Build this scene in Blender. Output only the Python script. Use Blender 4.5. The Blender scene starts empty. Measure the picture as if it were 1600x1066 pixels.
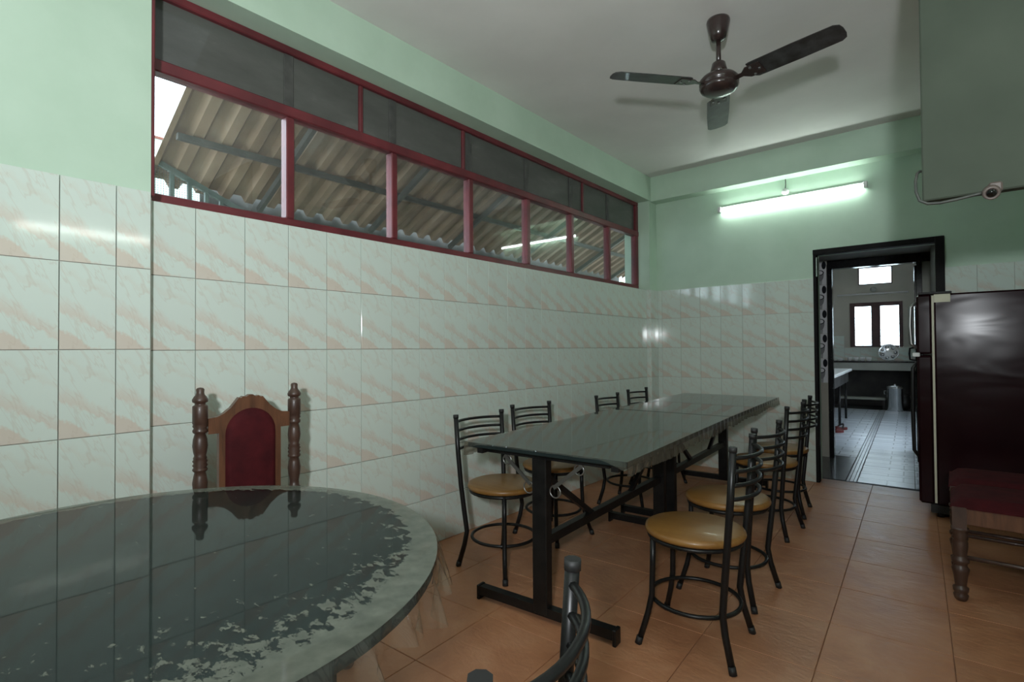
import bpy, math, random
from mathutils import Vector, Matrix
random.seed(7)
S = bpy.context.scene
COL = S.collection
R = math.radians

# ------------------------------------------------------------------ camera
YAW, PIT, ROL, FPX = -0.703, 0.0153, -0.0067, 817.7368
CAMP = Vector((2.43, -0.8145, 1.1723))
d = Vector((math.sin(YAW)*math.cos(PIT), math.cos(YAW)*math.cos(PIT), math.sin(PIT)))
r0 = Vector((math.cos(YAW), -math.sin(YAW), 0)); u0 = r0.cross(d)
rr = r0*math.cos(ROL) + u0*math.sin(ROL); uu = -r0*math.sin(ROL) + u0*math.cos(ROL)
cd = bpy.data.cameras.new('camera'); cam = bpy.data.objects.new('camera', cd); COL.objects.link(cam)
m = Matrix.Identity(4)
for i in range(3):
    m[i][0] = rr[i]; m[i][1] = uu[i]; m[i][2] = -d[i]; m[i][3] = CAMP[i]
cam.matrix_world = m
cd.sensor_width = 36; cd.lens = FPX/1600*36; cd.clip_start = 0.02; cd.clip_end = 100
S.camera = cam

# ------------------------------------------------------------------ world, exposure
W = bpy.data.worlds.new('overcast_sky'); S.world = W; W.use_nodes = True
bg = W.node_tree.nodes['Background']; bg.inputs[0].default_value = (0.73, 0.87, 1.0, 1); bg.inputs[1].default_value = 10.0
S.view_settings.view_transform = 'Standard'; S.view_settings.look = 'None'
S.view_settings.exposure = 0.0; S.view_settings.gamma = 1.0; S.view_settings.use_curve_mapping = False

# lamp power settings (the lamps are built with their fixtures further down)
FLASH_POWER = 66.0       # camera flash, built as an added wall lamp
TUBE_EMIT = 34.0        # fluorescent tubes

# ------------------------------------------------------------------ materials
def mat(name, col, rough=0.5, metal=0.0, spec=0.5, coat=0.0):
    mt = bpy.data.materials.new(name); mt.use_nodes = True
    b = mt.node_tree.nodes['Principled BSDF']
    b.inputs['Base Color'].default_value = (*col, 1); b.inputs['Roughness'].default_value = rough
    b.inputs['Metallic'].default_value = metal; b.inputs['Specular IOR Level'].default_value = spec
    b.inputs['Coat Weight'].default_value = coat; b.inputs['Coat Roughness'].default_value = 0.05
    return mt
class NT:
    def __init__(s, mt): s.t = mt.node_tree; s.b = s.t.nodes.get('Principled BSDF'); s.out = s.t.nodes['Material Output']
    def n(s, typ, **kw):
        x = s.t.nodes.new('ShaderNode'+typ)
        for k, v in kw.items():
            if k.startswith('i_'): x.inputs[k[2:].replace('_', ' ')].default_value = v
            else: setattr(x, k, v)
        return x
    def l(s, a, b): s.t.links.new(a, b)
    def coord(s, which='Object'): return s.n('TexCoord').outputs[which]
    def noise(s, vec, scale, detail=4, rough=0.55, dist=0.0):
        x = s.n('TexNoise'); x.inputs['Scale'].default_value = scale; x.inputs['Detail'].default_value = detail
        x.inputs['Roughness'].default_value = rough; x.inputs['Distortion'].default_value = dist
        if vec is not None: s.l(vec, x.inputs['Vector'])
        return x.outputs['Fac']
    def ramp(s, fac, stops, interp='LINEAR'):
        x = s.n('ValToRGB'); x.color_ramp.interpolation = interp; e = x.color_ramp.elements
        while len(e) < len(stops): e.new(0.5)
        for q, (p, c) in zip(e, stops): q.position = p; q.color = (*c, 1) if len(c) == 3 else c
        s.l(fac, x.inputs['Fac']); return x.outputs['Color']
    def math(s, op, a, b=None, clamp=False):
        x = s.n('Math'); x.operation = op; x.use_clamp = clamp
        for i, v in enumerate((a, b)):
            if v is None: continue
            if isinstance(v, (int, float)): x.inputs[i].default_value = v
            else: s.l(v, x.inputs[i])
        return x.outputs[0]
    def mix(s, fac, a, b, mode='MIX'):
        x = s.n('MixRGB'); x.blend_type = mode
        for i, v in enumerate((fac, a, b)):
            if isinstance(v, (int, float)): x.inputs[i].default_value = v
            elif isinstance(v, tuple): x.inputs[i].default_value = (*v, 1)
            else: s.l(v, x.inputs[i])
        return x.outputs[0]
    def mapping(s, vec, scale=(1, 1, 1), rot=(0, 0, 0), loc=(0, 0, 0)):
        x = s.n('Mapping'); x.inputs['Scale'].default_value = scale; x.inputs['Rotation'].default_value = rot; x.inputs['Location'].default_value = loc
        s.l(vec, x.inputs['Vector']); return x.outputs[0]
    def bump(s, h, strength, dist=0.01):
        x = s.n('Bump'); x.inputs['Strength'].default_value = strength; x.inputs['Distance'].default_value = dist
        s.l(h, x.inputs['Height']); s.l(x.outputs[0], s.b.inputs['Normal'])
    def color(s, c): s.l(c, s.b.inputs['Base Color'])
    def rough(s, c): s.l(c, s.b.inputs['Roughness'])

def mottled(name, c1, c2, scale=6, rough=0.5, bump=0.0, bscale=40, coat=0.0, metal=0.0, spec=0.5, detail=5, lo=.35, hi=.65):
    mt = mat(name, c1, rough, metal, spec, coat); t = NT(mt); co = t.coord()
    t.color(t.ramp(t.noise(co, scale, detail), [(lo, c1), (hi, c2)]))
    if bump: t.bump(t.noise(co, bscale, 4), bump, 0.004)
    return mt

M = {}
M['green'] = mottled('green_wall_paint', (.45, .595, .465), (.50, .645, .515), 3, .55, .12, 25)
M['white_ceiling'] = mottled('white_ceiling_paint', (.70, .68, .65), (.76, .74, .71), 2, .8, .1, 18)
M['grout'] = mottled('grout', (.36, .36, .31), (.46, .45, .39), 20, .9)
M['floor_grout'] = mottled('brown_floor_grout', (.25, .125, .07), (.31, .16, .09), 20, .9)
M['black'] = mottled('black_enamel', (.006, .006, .006), (.012, .0115, .011), 12, .36, .15, 60, spec=.3)
M['black_worn'] = mat('black_worn_paint', (.010, .010, .010), .36, spec=.35)
t = NT(M['black_worn']); co = t.coord()
t.color(t.ramp(t.noise(co, 26, 6, .7), [(.64, (.008, .008, .008)), (.74, (.07, .066, .058))]))
M['chrome'] = mat('grey_bare_metal', (.30, .30, .29), .35, .9)
M['steel'] = mat('stainless_steel', (.62, .64, .66), .22, 1.0)
M['white'] = mottled('white_plastic', (.75, .76, .74), (.68, .69, .67), 10, .4)
M['kwall'] = mottled('cream_kitchen_paint', (.42, .40, .33), (.48, .46, .39), 2, .7, .1, 20)
M['concrete'] = mottled('grey_concrete', (.25, .25, .23), (.34, .33, .31), 5, .85, .2, 30)
M['jamb'] = mottled('grey_jamb_plaster', (.30, .31, .27), (.36, .37, .33), 4, .6)
M['darkplaster'] = mottled('dark_plaster', (.030, .029, .028), (.055, .052, .048), 4, .9)  # plain dark tone for the kitchen floor base and counter parts
M['granite'] = mottled('black_granite', (.010, .010, .012), (.014, .014, .016), 60, .14, spec=.5)
M['fan'] = mottled('brown_fan_metal', (.030, .018, .016), (.045, .030, .027), 10, .25, coat=.3)
M['dust_blade'] = mottled('dusty_fan_blade', (.020, .016, .015), (.055, .055, .055), 18, .35, coat=.25)
M['fridge'] = mottled('maroon_fridge_lacquer', (.013, .0035, .0048), (.019, .005, .0065), 3, .17, 0, coat=0, spec=.12)
t = NT(M['fridge']); t.bump(t.noise(t.mapping(t.coord(), (1, 1, 2.2)), 2.6, 1, .4, .8), .13, .02)
M['rubber'] = mat('black_rubber', (.012, .012, .012), .6)
M['velvet'] = mottled('red_velvet', (.042, .0040, .0060), (.068, .0065, .0090), 14, .8, .3, 120, spec=.2)
M['paper'] = mottled('cream_paper', (.62, .60, .46), (.68, .66, .52), 8, .7)
M['cable'] = mottled('dark_cable', (.035, .04, .035), (.06, .065, .055), 30, .5)
M['cctv'] = mottled('greyish_camera_plastic', (.085, .065, .056), (.12, .095, .082), 10, .4)
M['lens'] = mat('black_lens', (.004, .004, .004), .08)
M['mesh_grey'] = mottled('grey_green_painted_steel', (.050, .062, .056), (.075, .09, .082), 14, .55)
M['roofsteel'] = mottled('dark_purlin_steel', (.030, .029, .027), (.060, .055, .048), 10, .6)
M['leaf'] = mottled('green_leaves', (.06, .16, .03), (.22, .36, .10), 3, .5)
M['bark'] = mottled('brown_bark', (.10, .07, .05), (.18, .13, .09), 10, .9)
M['soil'] = mottled('dusty_yard_ground', (.20, .16, .12), (.28, .24, .19), 2, .95)
M['palewall'] = mottled('pale_green_sheet', (.55, .66, .58), (.65, .75, .68), 4, .6)
M['redmetal'] = mottled('red_ridge_paint', (.40, .10, .08), (.5, .16, .12), 9, .6)
M['redcloth'] = mottled('red_rubber', (.09, .009, .009), (.14, .014, .014), 10, .6)
M['outside_wall'] = mottled('outside_plaster', (.07, .08, .065), (.13, .135, .11), 3, .9)

# red window paint with white chips
M['redframe'] = mat('red_window_paint', (.16, .022, .028), .42)
t = NT(M['redframe']); co = t.coord()
base = t.ramp(t.noise(co, 5, 4), [(.3, (.085, .016, .020)), (.7, (.17, .028, .034))])
t.color(t.mix(t.ramp(t.noise(t.mapping(co, (1, .5, 1)), 13, 7, .75), [(.70, (0, 0, 0)), (.73, (1, 1, 1))]), base, (.50, .42, .38)))

# wall tile print (UV = position on a full tile)
M['tile'] = mat('marbled_wall_tile', (.7, .7, .65), .075, spec=.5)
t = NT(M['tile']); uv = t.coord('UV')
nz = t.noise(uv, 3.2, 4, .6); nz2 = t.noise(t.mapping(uv, (1, 1, 1), loc=(3, 1, 0)), 9, 4, .6)
sp = t.n('SeparateXYZ'); t.l(uv, sp.inputs[0])
tt = t.math('ADD', sp.outputs['Y'], t.math('MULTIPLY', sp.outputs['X'], .36))
tt = t.math('ADD', tt, t.math('MULTIPLY', t.math('SUBTRACT', nz, .5), .34))
tt = t.math('ADD', tt, t.math('MULTIPLY', t.math('SUBTRACT', nz2, .5), .07))
Bc, Pc = (.620, .695, .632), (.630, .565, .490)
band = t.ramp(t.math('MULTIPLY', tt, .7), [(.0, Pc), (.15, (.620, .550, .470)), (.18, Bc), (.30, Bc), (.325, (.625, .590, .515)), (.37, (.625, .620, .550)), (.44, Bc), (.62, Bc), (.65, (.620, .660, .590)), (.70, Bc), (1, Bc)])
wv = t.n('TexNoise'); wv.inputs['Scale'].default_value = 1.0; wv.inputs['Detail'].default_value = 2; wv.inputs['Distortion'].default_value = .5
t.l(t.mapping(t.mapping(uv, (.67, 1, 1), rot=(0, 0, -.55)), (8.5, 1.7, 1), loc=(5.3, 2.1, 0)), wv.inputs['Vector'])
vein = t.ramp(t.math('ABSOLUTE', t.math('SUBTRACT', wv.outputs['Fac'], .5)), [(.0, (1, 1, 1)), (.012, (.6, .6, .6)), (.03, (0, 0, 0))])
c = t.mix(t.math('MULTIPLY', vein, .30), band, (.52, .42, .34))
oi = t.n('ObjectInfo')
c = t.mix(t.math('MULTIPLY', oi.outputs['Random'], .10), c, (.50, .56, .50))
t.color(c); t.bump(nz, .03, .002)

# dining floor tile
M['ftile'] = mat('terracotta_floor_tile', (.4, .22, .14), .36)
t = NT(M['ftile']); co = t.coord(); gc = t.n('NewGeometry').outputs['Position']
n1 = t.noise(gc, 4.5, 6, .62, .6); n2 = t.noise(t.mapping(gc, (9, 20, 9)), 1.2, 5, .6, .8)
oi = t.n('ObjectInfo')
cc = t.ramp(n1, [(.32, (.395, .165, .080)), (.5, (.475, .215, .108)), (.68, (.540, .270, .148))])
cc = t.mix(t.math('MULTIPLY', oi.outputs['Random'], .28), cc, (.34, .165, .09))
t.color(cc); t.rough(t.ramp(n1, [(.3, (.30,)*3), (.7, (.42,)*3)]))
t.bump(t.math('ADD', t.math('MULTIPLY', n2, .7), n1), .34, .012)

# kitchen floor tile with printed small rectangles
M['ktile'] = mat('grey_kitchen_tile', (.3, .32, .34), .3, spec=1.0)
t = NT(M['ktile']); uv = t.coord('UV')
br = t.n('TexBrick'); t.l(uv, br.inputs['Vector']); br.offset = .35; br.inputs['Scale'].default_value = 1
br.inputs['Color1'].default_value = (.50, .55, .62, 1); br.inputs['Color2'].default_value = (.72, .77, .84, 1); br.inputs['Mortar'].default_value = (.20, .23, .28, 1)
br.inputs['Mortar Size'].default_value = .016; br.inputs['Brick Width'].default_value = .8; br.inputs['Row Height'].default_value = .5; br.inputs['Bias'].default_value = .1
vo = t.n('TexBrick'); t.l(t.mapping(uv, (1, 1, 1), loc=(.13, 0, 0)), vo.inputs['Vector']); vo.offset = .5; vo.inputs['Scale'].default_value = 1
vo.inputs['Color1'].default_value = (0, 0, 0, 1); vo.inputs['Color2'].default_value = (1, 1, 1, 1); vo.inputs['Mortar'].default_value = (0, 0, 0, 1); vo.inputs['Brick Width'].default_value = .3; vo.inputs['Row Height'].default_value = .5; vo.inputs['Bias'].default_value = -.6
dk = t.math('GREATER_THAN', vo.outputs['Color'], .62)
t.color(t.mix(dk, br.outputs['Color'], (.22, .24, .28))); t.rough(t.math('ADD', t.ramp(t.noise(uv, 3, 3), [(.3, (.27,)*3), (.7, (.34,)*3)]), t.math('MULTIPLY', dk, .12)))
M['ktile_dark'] = mottled('dark_threshold_granite', (.05, .055, .06), (.09, .095, .10), 40, .2)
M['ktile_stripe'] = mottled('pale_strip_tile', (.62, .66, .72), (.74, .78, .84), 5, .25)

# mug print tiles
M['mug'] = mat('mug_print_tile', (.5, .52, .53), .12)
t = NT(M['mug']); uv = t.coord('UV'); sp = t.n('SeparateXYZ'); t.l(uv, sp.inputs[0])
def dist(cx, cy, sx, sy):
    a = t.math('MULTIPLY', t.math('SUBTRACT', sp.outputs['X'], cx), sx); b = t.math('MULTIPLY', t.math('SUBTRACT', sp.outputs['Y'], cy), sy)
    return t.math('SQRT', t.math('ADD', t.math('MULTIPLY', a, a), t.math('MULTIPLY', b, b)))
dot = t.math('LESS_THAN', dist(.80, .80, 1, 1), .16)
ringd = dist(.22, .88, 1, .8); ring = t.math('MULTIPLY', t.math('LESS_THAN', ringd, .20), t.math('GREATER_THAN', ringd, .14))
cup = t.math('MULTIPLY', t.math('LESS_THAN', dist(.52, .42, 1, 1), .27), t.math('LESS_THAN', sp.outputs['Y'], t.math('ADD', .36, t.math('MULTIPLY', sp.outputs['X'], .12))))
rim = t.math('MULTIPLY', t.math('LESS_THAN', dist(.5, .50, .8, 2.2), .24), t.math('GREATER_THAN', dist(.5, .50, .8, 2.2), .18))
stem = t.math('MULTIPLY', t.math('LESS_THAN', dist(.55, .18, 1, .5), .12), 1.0)
allm = t.math('MAXIMUM', t.math('MAXIMUM', dot, ring), t.math('MAXIMUM', t.math('MULTIPLY', cup, .7), t.math('MAXIMUM', rim, t.math('MULTIPLY', stem, .5))))
t.color(t.mix(allm, (.80, .81, .83), (.02, .02, .025)))

# carved wood
M['wood'] = mat('brown_carved_wood', (.10, .04, .02), .38, coat=.25)
t = NT(M['wood']); co = t.coord()
t.color(t.ramp(t.noise(t.mapping(co, (14, 14, 2)), 2.5, 6, .65, .6), [(.3, (.065, .026, .013)), (.6, (.135, .055, .026)), (.8, (.17, .075, .037))]))
M['wood_dark'] = mat('dark_turned_wood', (.05, .025, .018), .4, coat=.2)
t = NT(M['wood_dark']); co = t.coord()
t.color(t.ramp(t.noise(t.mapping(co, (10, 10, 3)), 3, 6, .65), [(.3, (.042, .021, .015)), (.7, (.080, .042, .029))]))
M['seatwood'] = mat('varnished_plywood', (.4, .22, .07), .38, coat=.12)
t = NT(M['seatwood']); co = t.coord()
c0 = t.ramp(t.noise(t.mapping(co, (3, 30, 3)), 1.3, 6, .6, .5), [(.3, (.200, .092, .021)), (.7, (.275, .138, .035))])
t.color(t.mix(t.ramp(t.noise(co, 16, 6, .7), [(.66, (0, 0, 0)), (.72, (.55, .55, .55))]), c0, (.12, .06, .02)))

# dark table top
M['topslate'] = mat('dark_table_top', (.012, .018, .018), .5, spec=.02)
t = NT(M['topslate']); co = t.coord()
t.color(t.ramp(t.noise(co, 5, 5), [(.3, (.012, .018, .018)), (.7, (.020, .028, .027))]))

# thin clear glass / plastic
def clear(name, rough=0.0, tint=(1, 1, 1), ior=1.5, haze=0.0, hcol=(.3, .3, .3)):
    mt = bpy.data.materials.new(name); mt.use_nodes = True; t = NT(mt); t.t.nodes.remove(t.b)
    tr = t.n('BsdfTransparent'); tr.inputs[0].default_value = (*tint, 1)
    gl = t.n('BsdfGlossy'); gl.inputs['Roughness'].default_value = rough; gl.inputs['Color'].default_value = (1, 1, 1, 1)
    fr = t.n('Fresnel'); bf = t.n('NewGeometry').outputs['Backfacing']
    t.l(t.math('ADD', t.math('MULTIPLY', bf, 1/ior-ior), ior), fr.inputs['IOR'])      # same reflectance from both sides of the thin sheet
    base = tr.outputs[0]
    if haze is not None and (not isinstance(haze, float) or haze > 0):
        df = t.n('BsdfDiffuse'); df.inputs[0].default_value = (*hcol, 1); mx0 = t.n('MixShader')
        if isinstance(haze, float): mx0.inputs[0].default_value = haze
        t.l(tr.outputs[0], mx0.inputs[1]); t.l(df.outputs[0], mx0.inputs[2]); base = mx0.outputs[0]
        mt['haze'] = mx0.name; mt['diff'] = df.name
    mx = t.n('MixShader'); t.l(fr.outputs[0], mx.inputs[0]); t.l(base, mx.inputs[1]); t.l(gl.outputs[0], mx.inputs[2])
    t.l(mx.outputs[0], t.out.inputs[0]); return mt
M['glass'] = clear('window_glass', 0.0, (.90, .93, .92), 1.5, .04, (.5, .5, .48))
M['dustglass'] = clear('dirty_window_glass', 0.12, (.7, .72, .70), 1.35, .95, (.11, .118, .108))
t = NT(M['dustglass']); dn = M['dustglass'].node_tree.nodes[M['dustglass']['diff']]
t.l(t.ramp(t.noise(t.mapping(t.coord(), (1, 1, 3)), 2.2, 6, .65), [(.3, (.080, .083, .075)), (.6, (.108, .111, .101)), (.8, (.16, .16, .145))]), dn.inputs[0])
M['skirt'] = clear('clear_plastic_frill', 0.06, (.95, .94, .90), 1.5, .07, (.42, .40, .33))
M['skirt_grey'] = clear('cloudy_plastic_frill', 0.2, (.80, .78, .72), 1.35, .55, (.13, .115, .085))
def stained(name, rect):
    mt = clear(name, 0.03, (.92, .96, .95), 1.32 if rect else 1.20, .5, (.17, .185, .15)); t = NT(mt); co = t.coord()
    mx = mt.node_tree.nodes[mt['haze']]; df = mt.node_tree.nodes[mt['diff']]
    if not rect:
        sp = t.n('SeparateXYZ'); t.l(co, sp.inputs[0])
        def radius(ox, oy):
            a = t.math('ADD', sp.outputs['X'], ox); b = t.math('ADD', sp.outputs['Y'], oy)
            return t.math('SQRT', t.math('ADD', t.math('MULTIPLY', a, a), t.math('MULTIPLY', b, b)))
        low = t.math('MULTIPLY', t.math('SUBTRACT', t.noise(co, 4.5, 3, .6), .5), .20)
        ra = t.math('ADD', radius(.105, -.05), low); rb = radius(0, 0)
        thr = t.ramp(ra, [(0, (.70,)*3), (.34, (.66,)*3), (.48, (.61,)*3), (.56, (.54,)*3), (.62, (.44,)*3), (.68, (.28,)*3)])
        rim = t.ramp(rb, [(0, (0,)*3), (.545, (0,)*3), (.56, (.08,)*3), (.578, (.3,)*3), (.59, (.7,)*3)])
        nn = t.noise(t.mapping(co, (1, 1.5, 1)), 26, 7, .70, .3)
        big = t.noise(t.mapping(co, (1.2, 1, 1), loc=(4, 7, 0)), 11, 3, .5)
        v = t.math('MAXIMUM', t.math('SUBTRACT', t.math('ADD', nn, rim), thr), t.math('SUBTRACT', big, .725))
        v = t.math('MAXIMUM', v, t.math('SUBTRACT', t.noise(t.mapping(co, (1, 1.7, 1), loc=(2, 9, 0)), 40, 2, .5), .715))
        f = t.math('MULTIPLY', v, 30, True)
    else:
        nn = t.noise(co, 16, 6, .65, .4); low = t.noise(co, 3, 3)
        f = t.math('ADD', t.math('MULTIPLY', t.math('SUBTRACT', t.math('ADD', nn, t.math('MULTIPLY', low, .35)), .86), 12, True), .40, True)
    t.l(t.math('MULTIPLY', f, .88), mx.inputs[0])
    t.l(t.ramp(t.noise(co, 30, 4), [(.3, (.100, .112, .092)), (.7, (.150, .162, .132))]), df.inputs[0])
    return mt
M['cover_round'] = stained('stained_clear_cover', False)
M['cover_rect'] = stained('worn_clear_cover', True)

# corrugated roof sheet
M['roof'] = mat('weathered_roof_sheet', (.4, .34, .27), .8)
t = NT(M['roof']); co = t.coord()
a = t.noise(t.mapping(co, (.8, 2.2, 1)), 1.6, 6, .65)
t.color(t.ramp(a, [(.25, (.090, .052, .030)), (.42, (.180, .106, .064)), (.58, (.245, .155, .102)), (.75, (.31, .25, .21))]))

def emit(name, col, s):
    mt = bpy.data.materials.new(name); mt.use_nodes = True; t = NT(mt); t.t.nodes.remove(t.b)
    e = t.n('Emission'); e.inputs[0].default_value = (*col, 1); e.inputs[1].default_value = s; t.l(e.outputs[0], t.out.inputs[0]); return mt
M['tube'] = emit('fluorescent_tube', (.86, 1.0, .94), TUBE_EMIT)
M['tube_old'] = emit('old_fluorescent_tube', (.95, 1.0, .95), TUBE_EMIT*.75)

# ------------------------------------------------------------------ mesh helpers
class MB:
    def __init__(s): s.v = []; s.f = []; s.sm = []
    def add(s, vs, fs, smooth=False):
        o = len(s.v); s.v += [tuple(p) for p in vs]; s.f += [tuple(i+o for i in f) for f in fs]; s.sm += [smooth]*len(fs); return s
    def box(s, a, b, mtx=None):
        x0, y0, z0 = a; x1, y1, z1 = b
        vs = [(x0, y0, z0), (x1, y0, z0), (x1, y1, z0), (x0, y1, z0), (x0, y0, z1), (x1, y0, z1), (x1, y1, z1), (x0, y1, z1)]
        if mtx is not None: vs = [mtx @ Vector(v) for v in vs]
        return s.add(vs, [(0, 3, 2, 1), (4, 5, 6, 7), (0, 1, 5, 4), (1, 2, 6, 5), (2, 3, 7, 6), (3, 0, 4, 7)])
    def bbox(s, a, b, e=.004, mtx=None):
        """box with chamfered edges"""
        c = [(a[i]+b[i])/2 for i in range(3)]; h = [abs(b[i]-a[i])/2 for i in range(3)]; e = min(e, min(h)*.6)
        vs = []; idx = {}
        for sx in (-1, 1):
            for sy in (-1, 1):
                for sz in (-1, 1):
                    for ax in range(3):
                        sg = (sx, sy, sz); p = [c[i]+sg[i]*(h[i]-(0 if i == ax else e)) for i in range(3)]
                        idx[(sg, ax)] = len(vs); vs.append(mtx @ Vector(p) if mtx is not None else p)
        fs = []
        for ax in range(3):
            o = [i for i in range(3) if i != ax]
            for sg in (-1, 1):
                q = []
                for p, r_ in ((-1, -1), (1, -1), (1, 1), (-1, 1)):
                    k = [0, 0, 0]; k[ax] = sg; k[o[0]] = p; k[o[1]] = r_; q.append(idx[(tuple(k), ax)])
                if (sg > 0) == (ax == 1): q.reverse()
                fs.append(q)
        for ax in range(3):
            o = [i for i in range(3) if i != ax]
            for p in (-1, 1):
                for r_ in (-1, 1):
                    k0 = [0]*3; k1 = [0]*3; k0[ax] = -1; k1[ax] = 1
                    for k in (k0, k1): k[o[0]] = p; k[o[1]] = r_
                    q = [idx[(tuple(k0), o[0])], idx[(tuple(k1), o[0])], idx[(tuple(k1), o[1])], idx[(tuple(k0), o[1])]]
                    fs.append(q)
        for sx in (-1, 1):
            for sy in (-1, 1):
                for sz in (-1, 1): fs.append([idx[((sx, sy, sz), ax)] for ax in range(3)])
        return s.add(vs, fs)
    def tube(s, pts, rad, n=8, closed=False, caps=True, flat=None):
        pts = [Vector(p) for p in pts]; L = len(pts); rads = rad if isinstance(rad, (list, tuple)) else [rad]*L
        vs = []; prev = None
        for i, p in enumerate(pts):
            if closed: tn = (pts[(i+1) % L]-pts[i-1]).normalized()
            else: tn = (pts[min(i+1, L-1)]-pts[max(i-1, 0)]).normalized()
            if prev is None:
                a = Vector((0, 0, 1)) if abs(tn.z) < .9 else Vector((1, 0, 0)); nx = tn.cross(a).normalized()
            else: nx = (prev - tn*prev.dot(tn)).normalized()
            prev = nx; ny = tn.cross(nx)
            for k in range(n):
                an = 2*math.pi*k/n; vs.append(p + (nx*math.cos(an)+ny*math.sin(an))*rads[i])
        fs = []
        for i in range(L if closed else L-1):
            for k in range(n):
                j = (i+1) % L; fs.append((i*n+k, i*n+(k+1) % n, j*n+(k+1) % n, j*n+k))
        s.add(vs, fs, True)
        if caps and not closed: s.add(vs[:n], [tuple(reversed(range(n)))]); s.add(vs[-n:], [tuple(range(n))])
        return s
    def ring(s, c, R_, r_, n=28, m_=8, axis='z', mtx=None):
        pts = []
        for i in range(n):
            a = 2*math.pi*i/n; ca, sa = math.cos(a)*R_, math.sin(a)*R_
            p = Vector(c)+(Vector((ca, sa, 0)) if axis == 'z' else Vector((ca, 0, sa)) if axis == 'y' else Vector((0, ca, sa)))
            pts.append(mtx @ p if mtx is not None else p)
        return s.tube(pts, r_, m_, True)
    def lathe(s, prof, c=(0, 0, 0), n=20, mtx=None, smooth=True):
        c = Vector(c); vs = []; fs = []
        for (r_, z) in prof:
            for k in range(n):
                a = 2*math.pi*k/n; p = Vector((r_*math.cos(a), r_*math.sin(a), z))+c
                vs.append(mtx @ p if mtx is not None else p)
        for i in range(len(prof)-1):
            for k in range(n): fs.append((i*n+k, i*n+(k+1) % n, (i+1)*n+(k+1) % n, (i+1)*n+k))
        s.add(vs, fs, smooth)
        if prof[0][0] > 1e-5: s.add(vs[:n], [tuple(reversed(range(n)))])
        if prof[-1][0] > 1e-5: s.add(vs[-n:], [tuple(range(n))])
        return s
    def prism(s, poly, t0, t1, plane='xy', mtx=None):
        """extrude a 2d outline; plane xy -> z, xz -> y, yz -> x"""
        def P(a, b, t_): v = {'xy': (a, b, t_), 'xz': (a, t_, b), 'yz': (t_, a, b)}[plane]; return mtx @ Vector(v) if mtx is not None else v
        n = len(poly); vs = [P(a, b, t0) for a, b in poly]+[P(a, b, t1) for a, b in poly]
        return s.add(vs, [tuple(reversed(range(n))), tuple(range(n, 2*n))]+[(i, (i+1) % n, n+(i+1) % n, n+i) for i in range(n)])
    def mesh(s, name, mt, uvf=None):
        me = bpy.data.meshes.new(name); me.from_pydata([tuple(v) for v in s.v], [], s.f); me.materials.append(mt)
        me.polygons.foreach_set('use_smooth', s.sm)
        if uvf:
            ul = me.uv_layers.new(name='UVMap')
            for lp in me.loops: ul.data[lp.index].uv = uvf(me.vertices[lp.vertex_index].co)
        import bmesh as _b
        bm = _b.new(); bm.from_mesh(me); _b.ops.remove_doubles(bm, verts=bm.verts, dist=1e-6) if uvf is None else None
        _b.ops.recalc_face_normals(bm, faces=bm.faces); bm.to_mesh(me); bm.free(); me.update(); return me
    def build(s, name, mt, parent=None, loc=(0, 0, 0), rz=0, uvf=None, auto=True):
        me = s.mesh(name, mt, uvf); return link(name, me, parent, loc, rz)
def link(name, me, parent=None, loc=(0, 0, 0), rz=0):
    o = bpy.data.objects.new(name, me); COL.objects.link(o); o.location = loc; o.rotation_euler = (0, 0, rz)
    if parent is not None: o.parent = parent
    return o
def tag(o, label, cat, group=None, kind=None):
    o['label'] = label; o['category'] = cat
    if group: o['group'] = group
    if kind: o['kind'] = kind
    return o
def empty(name, loc, rz=0, label=None, cat=None, group=None, kind=None):
    o = bpy.data.objects.new(name, None); COL.objects.link(o); o.location = loc; o.rotation_euler = (0, 0, rz); o.empty_display_size = .1
    if label: tag(o, label, cat, group, kind)
    return o
def copy_tree(o, parent=None):
    c = o.copy(); COL.objects.link(c)
    if parent is not None: c.parent = parent
    for ch in KIDS.get(o.name, []): KIDS.setdefault(c.name, []).append(copy_tree(ch, c))
    return c
KIDS = {}
def reg_tree(o):
    ch = [x for x in bpy.data.objects if x.parent == o]; KIDS[o.name] = ch
    for x in ch: reg_tree(x)
def axis_mtx(p, q):
    """matrix whose local z runs from p to q"""
    p, q = Vector(p), Vector(q); z = (q-p).normalized(); a = Vector((0, 0, 1)) if abs(z.z) < .95 else Vector((1, 0, 0))
    x = a.cross(z).normalized(); y = z.cross(x); mm = Matrix.Identity(4)
    for i in range(3): mm[i][0] = x[i]; mm[i][1] = y[i]; mm[i][2] = z[i]; mm[i][3] = p[i]
    return mm
def bar(mb, p, q, w, h):
    L = (Vector(q)-Vector(p)).length; return mb.box((-w/2, -h/2, 0), (w/2, h/2, L), axis_mtx(p, q))

# ------------------------------------------------------------------ dimensions
H = 2.935; YF = 4.36; XR = 3.30; YB = -1.75
ROWS = [0.0, .276, .576, .876, 1.176, 1.476, 1.772]
DX0, DX1 = 1.505, 2.365     # doorway in the far wall
YC = 4.20                   # front of the corner column
PIL = .05; YP = -.172      # near pilaster
TT = .007                   # tile thickness
GAP = .0026

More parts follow.
